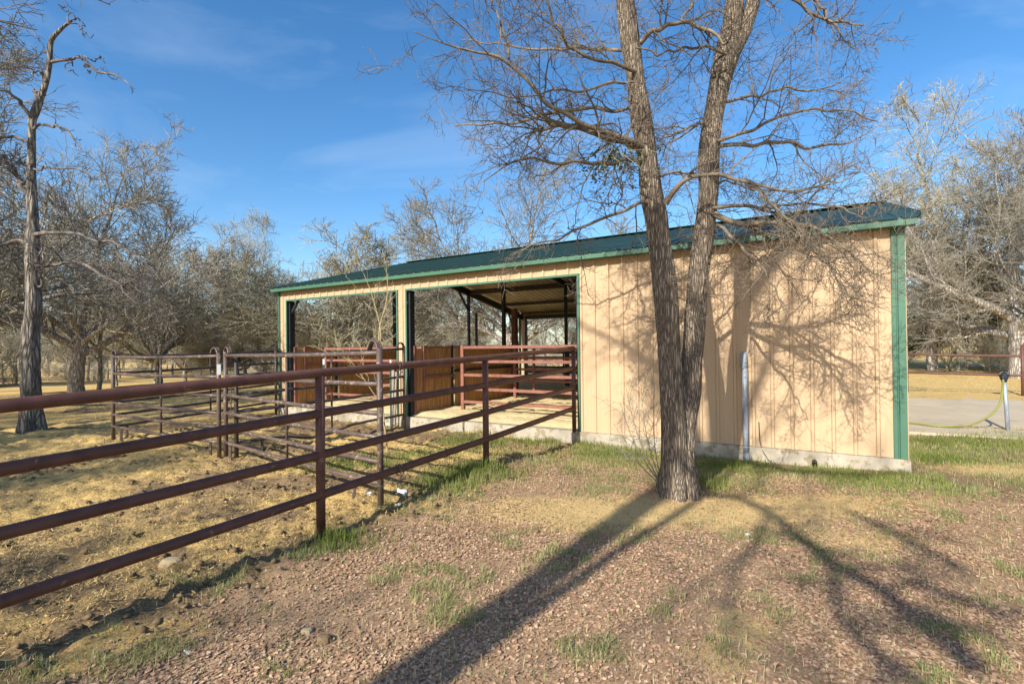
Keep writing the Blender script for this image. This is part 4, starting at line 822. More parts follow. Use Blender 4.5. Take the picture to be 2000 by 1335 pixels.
# --- generic leafless trees: a few kinds, copied
def tree_kind(seed, Ht, fork, spread, r0, nst, K, up, bark, twig, lean=.05, mist=0, rt=.0065, name='bare_tree'):
    rg = np.random.RandomState(seed)
    root = thing(name, 'x', 'tree', (0, 0, 0)); del root['label']
    tb = MB(); tp = [(0, 0, -.6, r0*1.25), (0, 0, 0., r0*1.12), (rg.normal()*.04, rg.normal()*.04, fork*.3, r0*.95), (rg.normal()*lean*fork, rg.normal()*lean*fork, fork, r0*.8)]
    poly_tube(tb, tp, 14, n=26, rough=.16, seed=seed)
    top = np.array(tp[-1][:3]); ST = []
    for k in range(nst):
        a = 2*math.pi*(k+rg.uniform(-.3, .3))/nst; el = rg.uniform(.35, 1.15) if k else 1.35
        d_ = np.array([math.cos(a)*math.cos(el), math.sin(a)*math.cos(el), math.sin(el)]); ln_ = (Ht-fork)*rg.uniform(.8, 1.02)*(spread*.55+.42*math.sin(el) if spread > 1 else .55+.42*math.sin(el))
        p = top-[0, 0, rg.uniform(0, .35)*fork*(k > 0)]; pts = [(*p, r0*rg.uniform(.34, .52))]; n_ = 10
        for j in range(1, n_):
            d_ = nrm(d_+rg.normal(size=3)*.15+np.array([0, 0, up])); p = p+d_*ln_/(n_-1); pts.append((*p, pts[0][3]*(1-j/(n_-1))**1.0+.008))
        poly_tube(tb, pts, 8, n=18, rough=.12, seed=seed+k); ST.append(np.array(pts))
    S = np.stack(ST); SP, SR_ = S[:, :, :3], S[:, :, 3]
    P1, R1 = spawn(SP, SR_, K[0], rg, ln=(.3, .58), frac=(.12, 1), ang=(28, 55), n=7, rr=.5, kink=.17, up=.10, rmin=rt*1.5, maxr=.06)
    tubes_mb(tb, P1, R1, 5)
    P2, R2 = spawn(P1, R1, K[1], rg, ln=(.4, .7), frac=(.1, 1), ang=(30, 58), n=5, rr=.5, kink=.18, up=.06, rmin=rt*1.1, maxr=.025)
    cb = MB(); tubes_mb(cb, P2, R2, 4)
    P3, R3 = spawn(P2, R2, K[2], rg, ln=(.5, .85), frac=(.08, 1), ang=(30, 60), n=4, rr=.55, kink=.2, up=.05, rmin=rt*.8, maxr=.012); tubes_mb(cb, P3, R3, 3)
    P4, R4 = spawn(P3, R3, K[3], rg, ln=(.5, .9), frac=(.1, 1), ang=(30, 60), n=3, rr=.6, kink=.2, up=.04, rmin=rt*.75, maxr=.009, lmin=.25); tubes_mb(cb, P4, R4, 3)
    tb.build('trunk', bark, root, smooth=True); cb.build('crown', twig, root)
    if mist:
        cs = P2[rg.randint(0, len(P2), mist), 2]; cc = np.concatenate([c+rg.normal(size=(40, 3))*.17 for c in cs]); Vl, Ql = leaf_cloud(cc, .06, rg, 4, .05)
        lb_ = MB(); lb_.add(Vl, Ql); lb_.build('mistletoe', M['mistf'], root, kind='stuff')
    return root
KS = dict(
    oakA=tree_kind(21, 10.5, 2.4, 1.2, .28, 8, (11, 8, 6, 3), .02, M['barkg'], M['twig'], mist=1, rt=.0095),
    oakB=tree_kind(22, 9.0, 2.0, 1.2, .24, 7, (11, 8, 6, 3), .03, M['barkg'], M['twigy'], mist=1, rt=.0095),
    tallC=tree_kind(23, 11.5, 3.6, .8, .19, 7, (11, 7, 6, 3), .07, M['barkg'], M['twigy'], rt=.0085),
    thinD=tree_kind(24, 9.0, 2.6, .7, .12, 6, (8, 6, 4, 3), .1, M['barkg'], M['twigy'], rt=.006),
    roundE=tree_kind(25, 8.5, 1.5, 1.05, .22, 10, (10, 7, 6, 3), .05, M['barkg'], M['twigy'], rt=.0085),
    scrubF=tree_kind(26, 5.0, .4, 1.0, .07, 9, (7, 5, 5, 2), .06, M['brush'], M['brush'], rt=.006),
    forkG=tree_kind(27, 12.0, 2.6, 1.0, .40, 6, (12, 8, 6, 3), .04, M['barkg'], M['twig'], mist=2),
)
used = set()
def put(kind, x, y, sc_, rot, label, group=None, sz=None, zoff=0.):
    src = KS[kind]; o = src if kind not in used else link_copy(src)
    used.add(kind); o.location = (x, y, float(base_h(x, y))-.05+zoff); o.rotation_euler = (0, 0, rot); o.scale = (sc_, sc_, sz or sc_)
    o['label'] = label
    if group: o['group'] = group
    elif 'group' in o: del o['group']
    return o
rg = np.random.RandomState(5)
# ones the photograph lets you tell apart
put('oakA', -20.6, 24.2, 1.15, 2.1, 'broad bare oak with spreading crown just right of the broken topped tree')
put('oakA', -15.6, 13.6, .92, 1.3, 'dense bare oak at the left edge whose boughs reach behind the broken topped tree')
put('oakB', -24.5, 22.8, 1.05, .4, 'bare oak with a thick leaning trunk at the far left behind the fence')
put('thinD', -21.4, 26.5, .9, 1.4, 'slender bare tree with a pale trunk beside the broad left oak')
put('roundE', -22.3, 32.2, 1.15, .3, 'round crowned bare tree behind the left corral panel')
put('thinD', -25.5, 33.0, .8, 4.0, 'small thin bare tree between the broad oak and the round crowned tree')
put('roundE', -23.6, 40.5, .55, 3.3, 'low grey bare tree behind the round crowned one')
put('tallC', -16.2, 33.5, .82, .9, 'tall narrow bare tree left of the barn roof end', sz=1.0)
put('oakB', -10.9, 31.5, 1.45, 5.2, 'bare round topped tree rising behind the far left part of the barn roof', sz=.95)
put('roundE', -7.6, 32.0, 1.45, 1.9, 'bare fan shaped tree rising behind the middle left part of the barn roof', sz=1.05)
put('oakA', -.3, 27.0, 1.15, 1.2, 'large bare oak behind the barn roof left of the forked oak', sz=1.04)
put('tallC', 22.9, 27.9, 1.28, 2.6, 'tall bare tree with a dark trunk right of the barn behind the rail fence')
put('forkG', 21.4, 21.6, 1.0, .75, 'big pale trunked oak forking low at the right behind the rail fence')
put('oakA', 26.5, 24.5, 1.25, 1.0, 'bare oak just beyond the big pale trunked oak')
GR = 'bare trees in the woods around the field'
GL = 'grey leafless tree standing in the woods that ring the field'
def ring(n, rmin_, rmax_, a0, a1, kinds, scr):
    k = 0; tries = 0
    while k < n and tries < 4000:
        tries += 1
        a = R_(rg.uniform(a0, a1)); r = rg.uniform(rmin_, rmax_); x, y = math.sin(a)*r, math.cos(a)*r
        s, t = st(x, y)
        if -3 < s < 15 and t < 17: continue
        put(kinds[rg.randint(len(kinds))], x, y, rg.uniform(*scr), rg.uniform(0, 6.28), GL, GR); k += 1
ring(16, 46, 66, -56, -26, ['thinD', 'thinD', 'tallC', 'roundE', 'scrubF'], (.5, .78))
ring(12, 31, 46, -28, 12, ['scrubF', 'thinD', 'oakB', 'scrubF'], (.5, .72))
ring(10, 36, 52, 10, 52, ['thinD', 'roundE', 'scrubF', 'tallC'], (.55, .8))
ring(12, 44, 62, -30, 52, ['oakB', 'thinD', 'roundE', 'tallC'], (.55, .72))
ring(6, 36, 40, 40, 52, ['scrubF', 'scrubF', 'thinD'], (.5, .7))
# thicket and far woods: one mass each, instances of a brushy crown
def mass(name, pts, src, label, cat):
    V_ = np.array([p[:3] for p in pts], np.float32); me = bpy.data.meshes.new(name); me.vertices.add(len(V_)); me.vertices.foreach_set('co', V_.ravel())
    for nm, col, tp in (('turn', 3, 'FLOAT'), ('size', 4, 'FLOAT')):
        a = me.attributes.new(nm, tp, 'POINT'); a.data.foreach_set('value', np.array([p[col] for p in pts], np.float32))
    o = bpy.data.objects.new(name, me); COL.objects.link(o); tag(o, label, cat, kind='stuff')
    ng = bpy.data.node_groups.new(name, 'GeometryNodeTree'); ng.interface.new_socket('Geometry', in_out='INPUT', socket_type='NodeSocketGeometry'); ng.interface.new_socket('Geometry', in_out='OUTPUT', socket_type='NodeSocketGeometry')
    N = ng.nodes; gi = N.new('NodeGroupInput'); go = N.new('NodeGroupOutput'); ip = N.new('GeometryNodeInstanceOnPoints'); jg = N.new('GeometryNodeJoinGeometry')
    for s_o in src:
        oi = N.new('GeometryNodeObjectInfo'); oi.inputs['Object'].default_value = s_o; oi.transform_space = 'ORIGINAL'; ng.links.new(oi.outputs['Geometry'], jg.inputs[0])
    ta = N.new('GeometryNodeInputNamedAttribute'); ta.inputs['Name'].default_value = 'turn'; sa = N.new('GeometryNodeInputNamedAttribute'); sa.inputs['Name'].default_value = 'size'
    cx = N.new('ShaderNodeCombineXYZ'); lk = ng.links.new; lk(ta.outputs['Attribute'], cx.inputs['Z']); lk(gi.outputs[0], ip.inputs['Points']); lk(jg.outputs[0], ip.inputs['Instance'])
    lk(cx.outputs[0], ip.inputs['Rotation']); lk(sa.outputs['Attribute'], ip.inputs['Scale']); lk(ip.outputs[0], go.inputs[0])
    md = o.modifiers.new('spread', 'NODES'); md.node_group = ng; return o
def scatter(n, rmin_, rmax_, a0, a1, s0, s1, dz=0.):
    out = []
    while len(out) < n:
        a = R_(rg.uniform(a0, a1)); r = rg.uniform(rmin_, rmax_); x, y = math.sin(a)*r, math.cos(a)*r; s, t = st(x, y)
        if -3.5 < s < 15 and t < 16.5: continue
        out.append((x, y, float(base_h(x, y))-.1+dz, rg.uniform(0, 6.28), rg.uniform(s0, s1)))
    return out
sF = [c for c in KS['scrubF'].children]; sE = [c for c in KS['roundE'].children if not c.name.startswith('mist')]; sD = [c for c in KS['thinD'].children]
mass('thicket', scatter(60, 34, 50, -26, 53, .36, .56)+scatter(22, 50, 64, -56, -24, .3, .5), sF, 'tangled grey brush filling the edge of the woods', 'brush')
mass('far_woods', scatter(60, 66, 110, -60, 58, .5, .8), sE, 'distant mass of bare woods beyond the field', 'woods')
mass('far_thin_woods', scatter(70, 52, 90, -60, -20, .5, .8), sD, 'many thin distant trunks of the woods at the left', 'woods')
# off to the left behind the viewer: trees whose shadows stripe the ground
for i, (kd, x, y, s, r) in enumerate((('tallC', -18.5, -2.0, 1.05, 1.2), ('thinD', -15.5, .5, 1.1, 2.7), ('thinD', -12.8, -3.0, 1.0, 5.0), ('tallC', -14.8, -7.5, 1., .2), ('oakA', -27.0, -5.0, 1.1, 3.1), ('roundE', -23.0, 3.0, 1.0, .7), ('thinD', -9.8, -7.2, 1.0, 1.9), ('thinD', -17.0, -5.5, 1.1, 4.2), ('thinD', -20.5, 2.0, 1.2, 4.9))):
    put(kd, x, y, s, r, 'bare oak standing outside the picture behind the viewer', 'bare oaks behind the viewer')
# the double tree behind the viewer that throws the long trunk shadow
tB = thing('shadow_oak', 'bare double stemmed oak behind the viewer casting the long trunk shadow', 'tree', (-5.55, -4.9, -.2), 0)
mb = MB(); poly_tube(mb, [(-5.60, -4.95, -.6, .19), (-5.57, -4.92, .6, .15), (-5.50, -4.86, 3, .135), (-5.55, -4.88, 4.6, .13), (-5.46, -4.82, 6.0, .125), (-5.52, -4.92, 7.4, .15), (-5.46, -4.98, 8.3, .18), (-5.42, -5.0, 9.3, .14), (-5.5, -5.0, 10.5, .1)], 20, n=90, rough=.12)
poly_tube(mb, [(-4.25, -3.0, -.5, .075), (-4.38, -3.35, 2.4, .06), (-4.53, -3.79, 5.2, .052), (-4.87, -4.7, 7.4, .045), (-5.0, -5.0, 9.0, .02)], 12, n=50, rough=.1)
LB = []
for l in SB_LIMBS:
    l = [(a+rg.normal()*.035, b+rg.normal()*.035, c+rg.normal()*.03, r*.85) for a, b, c, r in l]; poly_tube(mb, l, 8, n=30, rough=.1); LB.append(resample(l, 10))
poly_tube(mb, [(-5.48, -4.95, 8.2, .08), (-5.29, -5.44, 8.0, .05)], 8, n=6)
for k in range(5):
    a = k*1.3+.4; d_ = nrm(np.array([math.cos(a)*.5, math.sin(a)*.5, .8])); p = np.array([-5.48, -5.0, 8.4]); q_ = [(*p, .08)]
    for j in range(1, 10): d_ = nrm(d_+rg.normal(size=3)*.2); p = p+d_*.38; q_.append((*p, .08*(1-j/10)+.01))
    poly_tube(mb, q_, 8, n=20); LB.append(np.array(q_))
LP = np.stack([l[:, :3] for l in LB]); LR = np.stack([l[:, 3] for l in LB])
P1, R1 = spawn(LP, LR, 10, rg, ln=(.25, .5), ang=(30, 60), n=6, rr=.5, kink=.22, rmin=.006, maxr=.03); tubes_mb(mb, P1, R1, 5)
mb.build('trunk', M['barkg'], tB, smooth=True); cb = MB()
P2, R2 = spawn(P1, R1, 6, rg, ln=(.35, .6), ang=(30, 60), n=4, rr=.55, kink=.25, rmin=.004, maxr=.012); tubes_mb(cb, P2, R2, 3)
P3, R3 = spawn(P2, R2, 4, rg, ln=(.4, .6), ang=(30, 60), n=3, rr=.6, kink=.25, rmin=.003); tubes_mb(cb, P3, R3, 3); cb.build('crown', M['twig'], tB)
# overhanging branch tips, top left corner (a tree just outside the picture)
tC = thing('overhanging_oak', 'bare branches reaching in at the top left corner from a tree outside', 'tree', (-11.5, 7.6, -.2), 0)
mb = MB(); poly_tube(mb, [(-12.6, 7.4, -.6, .24), (-12.5, 7.4, 3, .2), (-12.2, 7.5, 6.5, .16), (-11.8, 7.7, 9, .1)], 14, n=60, rough=.15)
LB = [resample(l, 10) for l in ([(-12.3, 7.5, 6.0, .06), (-10.8, 8.2, 6.9, .045), (-9.6, 8.8, 7.3, .03), (-8.6, 9.3, 7.25, .01)], [(-12.1, 7.5, 7.2, .06), (-10.2, 8.2, 8.1, .04), (-8.6, 9.0, 8.2, .03), (-7.5, 9.6, 7.9, .01)], [(-12.4, 7.4, 5.0, .06), (-11.3, 8.3, 5.9, .04), (-10.4, 9.2, 6.5, .02), (-9.9, 9.9, 6.8, .01)])]
for l in LB: poly_tube(mb, [tuple(q) for q in l], 8, n=20)
LP = np.stack([l[:, :3] for l in LB]); LR = np.stack([l[:, 3] for l in LB]); P1, R1 = spawn(LP, LR, 9, rg, ln=(.2, .4), frac=(.3, 1), ang=(30, 60), n=5, rr=.5, kink=.2, rmin=.005); tubes_mb(mb, P1, R1, 4)
mb.build('trunk', M['barkd'], tC, smooth=True); cb = MB(); P2, R2 = spawn(P1, R1, 7, rg, ln=(.3, .6), ang=(30, 60), n=4, rr=.6, kink=.25, rmin=.004); tubes_mb(cb, P2, R2, 3)
P3, R3 = spawn(P2, R2, 3, rg, ln=(.3, .6), ang=(30, 60), n=3, rr=.6, kink=.25, rmin=.003); tubes_mb(cb, P3, R3, 3); cb.build('crown', M['barkd'], tC)

# cedar right of the barn, and a lower one
def cedar(x, y, Ht, w, label, seed):
    rg2 = np.random.RandomState(seed); z0 = float(base_h(x, y)); th_ = thing('cedar_tree', label, 'tree', (x, y, z0), 0, 'green cedars in the woods')
    mb = MB(); poly_tube(mb, [(x, y, z0-.3, .14), (x, y, z0+Ht*.5, .09), (x+.1, y, z0+Ht*.95, .02)], 9, n=20, rough=.1); mb.build('trunk', M['barkg'], th_, smooth=True)
    n = 520; f = rg2.uniform(0, 1, n)**.8; h = .14+.86*f; rad = w*(1-f**1.6)*rg2.uniform(.35, 1., n)**.6*(1+.25*np.sin(f*23)); a = rg2.uniform(0, 6.28, n)
    C = np.stack([x+rad*np.cos(a), y+rad*np.sin(a), z0+Ht*h], 1); Vl, Ql = leaf_cloud(C, .11, rg2, 34, .2, .6); mb = MB(); mb.add(Vl, Ql); mb.build('crown', M['cedar'], th_)
cedar(26.0, 29.3, 6.2, 2.9, 'round dark green cedar in the woods right of the barn', 3)
cedar(34.5, 31.0, 4.8, 2.2, 'smaller cedar half hidden behind the pale trunked oak', 4)
cedar(6.0, 36.0, 3.6, 1.6, 'low green cedar glimpsed through the back opening of the barn', 6)
# pale leaning saplings at the edge of the right woods
rg3 = np.random.RandomState(9)
for i in range(9):
    x = 21.0+i*1.35+rg3.uniform(-.4, .4); y = 30.5-i*.55; th_ = thing('pale_sapling', ('first second third fourth fifth sixth seventh eighth ninth'.split()[i])+' thin pale sapling from the left at the wood edge behind the rail fence', 'sapling', (x, y, -.3), 0, 'pale saplings at the wood edge')
    if True:
        l = rg3.uniform(1.8, 4.0); d_ = nrm(np.array([rg3.uniform(-.6, .6), rg3.uniform(-.2, .2), 1.])); q_ = [(x+d_[0]*l*f+.05*math.sin(5*f), y+d_[1]*l*f, -.3+d_[2]*l*f, .035*(1.1-f)+.006) for f in np.linspace(0, 1, 8)]
        mb = MB(); poly_tube(mb, q_, 6, n=14); A_ = np.array([q_]); S1, s1r = spawn(A_[:, :, :3], A_[:, :, 3], 9, rg3, ln=(.2, .45), ang=(25, 55), n=5, rr=.6, kink=.2, rmin=.007); tubes_mb(mb, S1, s1r, 3)
        mb.build('stem', M['dry'], th_)
for i, (x, y, l, a) in enumerate(((23.5, 27.5, 3.2, .4), (27.2, 26.6, 4.0, -.5), (30.0, 24.4, 3.0, .2))):
    mb = MB(); q_ = [(x+math.cos(a)*l*f, y+math.sin(a)*l*f, -.16+.05*math.sin(7*f+i), .06*(1.1-.7*f)) for f in np.linspace(0, 1, 8)]; poly_tube(mb, q_, 7, n=16)
    A_ = np.array([q_]); S1, s1r = spawn(A_[:, :, :3], A_[:, :, 3], 8, rg3, ln=(.2, .4), ang=(25, 55), n=4, rr=.6, kink=.2, rmin=.01); tubes_mb(mb, S1, s1r, 3)
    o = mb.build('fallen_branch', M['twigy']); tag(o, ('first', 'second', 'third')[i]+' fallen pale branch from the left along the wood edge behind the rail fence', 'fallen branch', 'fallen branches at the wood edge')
# dry sapling in the pen before the left opening
ds = thing('dry_sapling', 'pale dry sapling rising before the far left barn opening', 'sapling', (-1.92, 7.8, -.2), 0)
mb = MB(); q1 = [(-1.90, 7.8, -.3, .014), (-1.97, 7.8, .4, .013), (-2.0, 7.8, 1.1, .012), (-2.02, 7.8, 1.65, .010), (-1.90, 7.78, 2.1, .008), (-1.88, 7.75, 2.5, .005), (-1.93, 7.7, 2.85, .003)]
q2 = [(-2.0, 7.8, .9, .010), (-2.03, 7.82, 1.3, .009), (-2.0, 7.8, 1.65, .008), (-2.1, 7.8, 2.1, .006), (-2.22, 7.8, 2.45, .004), (-2.36, 7.8, 2.75, .0025), (-2.4, 7.8, 2.9, .002)]
q3 = [(-1.97, 7.8, .5, .008), (-2.1, 7.75, .7, .007), (-2.25, 7.7, .95, .006), (-2.4, 7.72, 1.15, .004), (-2.5, 7.7, 1.3, .003), (-2.6, 7.7, 1.4, .002), (-2.65, 7.7, 1.5, .002)]
for q_ in (q1, q2, q3): poly_tube(mb, q_, 7, n=24)
A_ = np.stack([np.array(q_) for q_ in (q1, q2, q3)]); S1, s1r = spawn(A_[:, :, :3], A_[:, :, 3], 14, rg3, labs=(.2, .7), frac=(.2, 1), ang=(20, 50), n=6, rr=.6, kink=.2, up=.06, rmin=.0022); tubes_mb(mb, S1, s1r, 4)
S2, s2r = spawn(S1, s1r, 3, rg3, ln=(.3, .6), ang=(25, 55), n=4, rr=.6, kink=.25, rmin=.0018); tubes_mb(mb, S2, s2r, 3); mb.build('branches', M['dry'], ds)

# ------------------------------------------------------------------ ground cover
rg = np.random.RandomState(77)
def visible(x, y): return (y > 1.15) & (np.abs(x) < 1.08*y+.3)
def sample(n, x0, x1, y0, y1, dens):
    x = rg.uniform(x0, x1, n); y = rg.uniform(y0, y1, n); k = rg.rand(n) < dens(x, y); k &= visible(x, y) & ~under_barn(x, y); return x[k], y[k]
def sand_at(x, y):
    b = lambda cx, cy, rx, ry: np.exp(-(((x-cx)/rx)**2+((y-cy)/ry)**2))
    return np.clip(b(.5, 4.75, 1.15, .5)+b(2., 4.95, .9, .5)+b(3.2, 5.05, .95, .38)+b(5.9, 6.2, .95, .6)+.9*b(2.9, 4.1, .55, .3)+.8*b(1.3, 2.9, .22, .22), 0, 1)
def place_bits(x, y, size, elong, curl, rng_, tilt=.5, lift=.004):
    n = len(x); z = H(x, y)+lift; a = rng_.uniform(0, 2*math.pi, n); s = size*rng_.uniform(.55, 1.35, n)
    u = np.stack([np.cos(a), np.sin(a), rng_.normal(size=n)*tilt], 1); u = nrm(u); w_ = nrm(np.stack([-np.sin(a), np.cos(a), rng_.normal(size=n)*tilt], 1))
    c = np.stack([x, y, z+np.abs(rng_.normal(size=n))*lift*1.6], 1); L_ = (u*s[:, None]); W_ = w_*(s*elong)[:, None]; up_ = np.array([0, 0, 1.])*(s*curl)[:, None]
    q = lambda a, b, k: c+L_*(a+rng_.uniform(-.22, .22, (n, 1)))+W_*(b+rng_.uniform(-.22, .22, (n, 1)))+up_*(k+rng_.normal(size=(n, 1))*.25)
    if elong < .3:
        V_ = np.stack([c-L_-W_, c-L_+W_, c+L_+W_+up_, c+L_-W_+up_], 1).reshape(-1, 3); b = np.arange(n)[:, None]*4; return V_, np.concatenate([b+[0, 1, 2], b+[0, 2, 3]])
    V_ = np.stack([q(-1, 0, .3), q(-.2, -.9, .5), q(.85, -.5, .2), q(.9, .55, .4), q(-.15, .9, .0)], 1).reshape(-1, 3); b = np.arange(n)[:, None]*5
    return V_, np.concatenate([b+[0, 1, 4], b+[1, 2, 4], b+[2, 3, 4]])
def litter_d(x, y):
    fs = fence_side(x, y); s, t = st(x, y)
    d = sstep(.1, 1.0, fs)*sstep(-.35, -1.15, t)*(1-.93*sand_at(x, y))*(.2+1.5*fbm(x*1.3, y*1.3, 3)*sstep(.36, .5, fbm(x*.9+5, y*.9, 3))); return np.clip(d, 0, 1)
for nm, n, m_, sz in (('brown_leaf_litter', 340000, 'leafA', .0115), ('pale_leaf_litter', 130000, 'leafB', .011)):
    x, y = sample(n, -2.2, 8.5, 1.2, 7.2, litter_d); V_, T_ = place_bits(x, y, sz, .8, .3, rg, tilt=.2, lift=.002); mb = MB(); mb.add(V_, None, T_); o = mb.build(nm, M[m_])
    tag(o, 'brown oak leaves scattered thickly over the front lawn' if 'brown' in nm else 'paler dry oak leaves scattered over the front lawn', 'leaf litter', kind='stuff')
def straw_d(x, y):
    fs = fence_side(x, y); s, t = st(x, y); soil = sstep(.56, .68, fbm(x*.8+40, y*2.1, 4)); near = sstep(11, 5, np.hypot(x, y))
    return np.clip(sstep(.3, -.2, fs)*(.45+.8*fbm(x*.9, y*2., 3))*(1-.8*soil)*near*sstep(-.3, -1.2, t), 0, 1)
def dstraw_d(x, y): return np.clip(sstep(.5, -.3, fence_side(x, y))*sstep(9, 4, np.hypot(x, y))*.8, 0, 1)
for nm, n, m_, d_, lb in (('straw_litter', 230000, 'straw', straw_d, 'golden chopped straw strewn over the corral ground'), ('trampled_straw', 90000, 'straw2', dstraw_d, 'dark trampled straw and chips in the corral')):
    x, y = sample(n, -9, 1.5, 1.2, 9.5, d_); V_, T_ = place_bits(x, y, .014, .13, .5, rg, tilt=.35); mb = MB(); mb.add(V_, None, T_); o = mb.build(nm, M[m_]); tag(o, lb, 'straw', kind='stuff')
# clods
def lumps(n, dens, size, m_, nm, lb, cat, box_=(-7, 6, 1.4, 9)):
    x, y = sample(n, *box_, dens); k = len(x); ico = np.array([(0, 0, 1), (.9, 0, .3), (.28, .85, .35), (-.72, .52, .3), (-.72, -.52, .32), (.28, -.85, .3), (0, 0, -.4)])
    T0 = np.array([(0, 1, 2), (0, 2, 3), (0, 3, 4), (0, 4, 5), (0, 5, 1), (6, 2, 1), (6, 3, 2), (6, 4, 3), (6, 5, 4), (6, 1, 5)])
    s = size*rg.uniform(.4, 1.3, k)**1.5; V_ = ico[None]*(1+rg.normal(size=(k, 7, 1))*.2)*s[:, None, None]*np.array([1, 1, .65]); a = rg.uniform(0, 6.28, k); c, s2 = np.cos(a)[:, None], np.sin(a)[:, None]
    V_ = np.stack([V_[..., 0]*c-V_[..., 1]*s2, V_[..., 0]*s2+V_[..., 1]*c, V_[..., 2]], -1)+np.stack([x, y, H(x, y)+s*.12], 1)[:, None]
    mb = MB(); mb.add(V_.reshape(-1, 3), None, (T0[None]+np.arange(k)[:, None, None]*7).reshape(-1, 3)); o = mb.build(nm, M[m_], smooth=True); tag(o, lb, cat, kind='stuff')
lumps(9000, lambda x, y: np.clip(sstep(.7, -.1, fence_side(x, y))*(.12+.75*sstep(.5, .62, fbm(x*.8+40, y*2.1, 4))+.6*np.exp(-(fence_side(x, y)/.6)**2)), 0, 1), .03, 'clod', 'dirt_clods', 'crumbly brown dirt clods trodden up in the corral', 'dirt')
lumps(1500, lambda x, y: np.clip(sstep(.2, .8, fence_side(x, y))*.6*sand_at(x, y)+.03, 0, 1), .012, 'stone', 'pebbles', 'small tan pebbles on the bare sandy patches', 'pebbles')
# grass
def grass(nm, n, dens, hgt, m_, lb, box_, wid=.0028, bend=.45, clump=3.5):
    x, y = sample(n, *box_, dens); k = len(x); a = rg.uniform(0, 6.28, k); h = hgt*rg.uniform(.45, 1.25, k)
    b = rg.uniform(.1, 1, k)*bend; dx, dy = np.cos(a), np.sin(a); base_ = np.stack([x, y, H(x, y)-.004], 1); wv = np.stack([-dy, dx, 0*dx], 1)*(wid*rg.uniform(.7, 1.4, k))[:, None]; d2 = np.stack([dx, dy, 0*dx], 1)
    m1 = base_+d2*(h*b*.3)[:, None]+np.array([0, 0, 1])*(h*.55)[:, None]; tp = base_+d2*(h*b*1.1)[:, None]+np.array([0, 0, 1])*(h*(1-.35*b))[:, None]
    V_ = np.stack([base_-wv, base_+wv, m1+wv*.8, m1-wv*.8, tp], 1).reshape(-1, 3); i = np.arange(k)[:, None]*5
    mb = MB(); mb.add(V_, i+[0, 1, 2, 3], i+[3, 2, 4]); o = mb.build(nm, M[m_]); tag(o, lb, 'grass', kind='stuff')
def B_(x, y, cx, cy, rx, ry=None): return np.exp(-(((x-cx)/rx)**2+((y-cy)/(ry or rx))**2))
def clumps(x, y, f=6., p=.55): return sstep(p, p+.12, fbm(x*f, y*f, 2))
def green_d(x, y):
    s, t = st(x, y)
    d = 1.3*B_(x, y, -.42, 6.0, .34, .26)+1.1*B_(x, y, -.7, 5.55, .36, .24)+1.2*B_(x, y, -1.43, 4.10, .19, .15)+.5*B_(x, y, -1.3, 3.95, .25, .12)+.8*B_(x, y, -2.1, 6.75, .75, .28)+.5*B_(x, y, -1.3, 7.3, .7, .3)
    d = d+np.exp(-((t+.55)/(.38+.45*sstep(2.2, 4., s)))**2)*((s < 6.3) & (s > -.3))*(.14+.8*clumps(x, y, 2.5, .45))+.5*B_(x, y, 2.25, 5.75, .3, .3)+.8*B_(x, y, 6.4, 7.7, 1.0, .55)*(.3+clumps(x, y, 3, .45))+.7*B_(x, y, 5.6, 6.9, .6, .4)+.45*B_(x, y, 8.2, 7.6, 1., .5)
    return np.clip(d, 0, 1)
def tuft_d(x, y):
    fs = fence_side(x, y); return np.clip(clumps(x, y, 2.6, .53)*sstep(-.5, .3, fs)*(1-sand_at(x, y))*.9*(clumps(x, y, 11, .40))+.035*sstep(0, .5, fs), 0, 1)
grass('green_grass', 380000, green_d, .085, 'grass', 'fresh green grass clumps along the fence posts and the barn wall', (-4, 9, 1.4, 9.2))
grass('tall_grass', 26000, lambda x, y: np.clip(B_(x, y, -.42, 6.0, .28, .2)+B_(x, y, -1.43, 4.12, .12, .1)+.7*B_(x, y, 2.2, 5.75, .14, .25)+.4*B_(x, y, -.7, 5.6, .3, .2), 0, 1), .17, 'grass', 'taller green grass at the foot of the fence posts and the forked oak', (-2, 3.5, 3.8, 6.6), bend=.6)
grass('grass_tufts', 420000, tuft_d, .052, 'tuft', 'thin green grass tufts poking through the leaf litter', (-2.5, 9, 1.3, 7), bend=1.5, wid=.0019)
grass('dry_grass', 260000, lambda x, y: np.clip(.5*tuft_d(x, y)+.12*sstep(0, .4, fence_side(x, y))*sstep(.4, .6, fbm(x*1.7, y*1.7, 3))+.02*sstep(0, .4, fence_side(x, y))+1.0*B_(x, y, 1.0, 7.0, 1.3, .6)+.7*B_(x, y, 3.6, 5.9, 1.2, .3)+.4*B_(x, y, 5.9, 7.4, 1.0, .7)+.25*B_(x, y, -1.5, 7.6, 1.5, .5), 0, 1), .055, 'dry', 'straw coloured dry grass stems among the leaves', (-4, 9, 1.3, 9), bend=.9, wid=.0018)
grass('field_grass', 60000, lambda x, y: np.clip(.5*sstep(9.5, 12, np.hypot(x, y))*(st(x, y)[1] > 12.2)+.35*(x < -2)*(np.hypot(x, y) > 9)*(fbm(x*.5, y*1.2, 3) > .47), 0, 1), .07, 'dry', 'short pale winter grass over the field', (-24, 24, 8, 26), bend=.9, wid=.005)
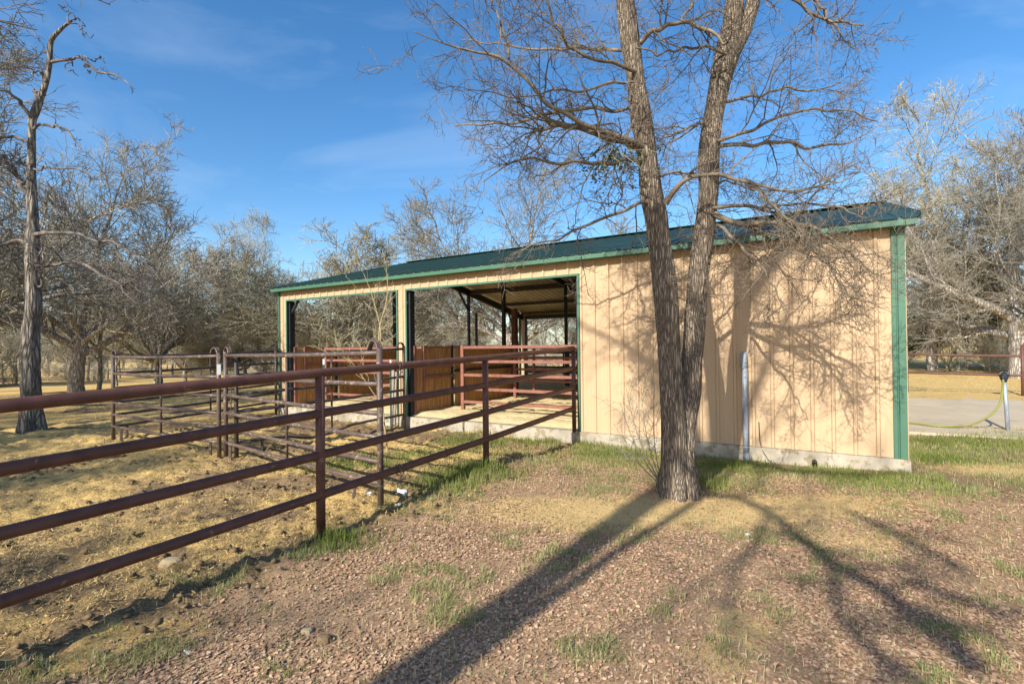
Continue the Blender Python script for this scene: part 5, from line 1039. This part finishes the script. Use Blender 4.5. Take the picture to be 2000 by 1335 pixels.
# stones, white tufts
def stone(nm, x, y, s, m_, lb, cat, seed, sq=(1, .6, .45), lump=.12, lift=.3):
    rg_ = np.random.RandomState(seed); nlat, nlon = 7, 9; V_ = []
    for i in range(nlat+1):
        for j in range(nlon):
            th_, ph = math.pi*i/nlat, 2*math.pi*j/nlon; v = np.array([math.sin(th_)*math.cos(ph), math.sin(th_)*math.sin(ph), math.cos(th_)]); e = .55; v = np.sign(v)*np.abs(v)**e
            k = 1+lump*(float(vnoise(np.array(v[0]*2+seed), np.array(v[1]*2+v[2]*1.7)))-.5)*2; V_.append(v*k*s*np.array(sq))
    a = rg_.uniform(-.6, .6); c, s2 = math.cos(a), math.sin(a); V_ = [(x+v[0]*c-v[1]*s2, y+v[0]*s2+v[1]*c, float(H(x, y))+v[2]+s*sq[2]*lift) for v in V_]
    Q_ = [(i*nlon+j, (i+1)*nlon+j, (i+1)*nlon+(j+1) % nlon, i*nlon+(j+1) % nlon) for i in range(nlat) for j in range(nlon)]
    mb = MB(); mb.add(V_, Q_); o = mb.build(nm, M[m_]); return tag(o, lb, cat)
stone('flat_stone', -2.50, 3.75, .085, 'stone', 'flat tan stone lying behind the lowest fence rail', 'stone', 1)
stone('small_stone', -1.16, 2.86, .032, 'stone', 'small tan stone in the trodden soil along the fence, largest of its heap', 'stone', 2, (1, .8, .6))
stone('dark_stone', -1.03, 2.77, .035, 'clod', 'brown clod beside the tan stone heap along the fence', 'clod', 3, (1, .9, .7))
stone('white_tuft', -1.16, 5.30, .062, 'white', 'larger white fluffy lump beside the end post of the long corral panel', 'white lump', 5, (1, .8, .7), .5)
stone('white_tuft', -1.14, 5.02, .034, 'white', 'small white fluffy lump just below the larger white one', 'white lump', 6, (1, .8, .6), .5)
stone('white_tuft', -1.50, 5.35, .045, 'white', 'flat white lump left of the long panel end post', 'white lump', 7, (1.3, .8, .4), .5)
stone('white_scrap', 1.95, 4.28, .02, 'white', 'tiny white scrap on the sandy patch below the forked oak', 'scrap', 8, (1, .9, .6), .4)
stone('feather_scrap', -1.72, 2.70, .022, 'white', 'tiny white feather like scrap in the straw by the fence', 'scrap', 9, (1.6, .5, .3), .4)
stone('sand_lump', .18, 4.32, .03, 'clod', 'brown dung clod on the sandy path left of the long shadow', 'clod', 10, (1, .8, .7), .3)
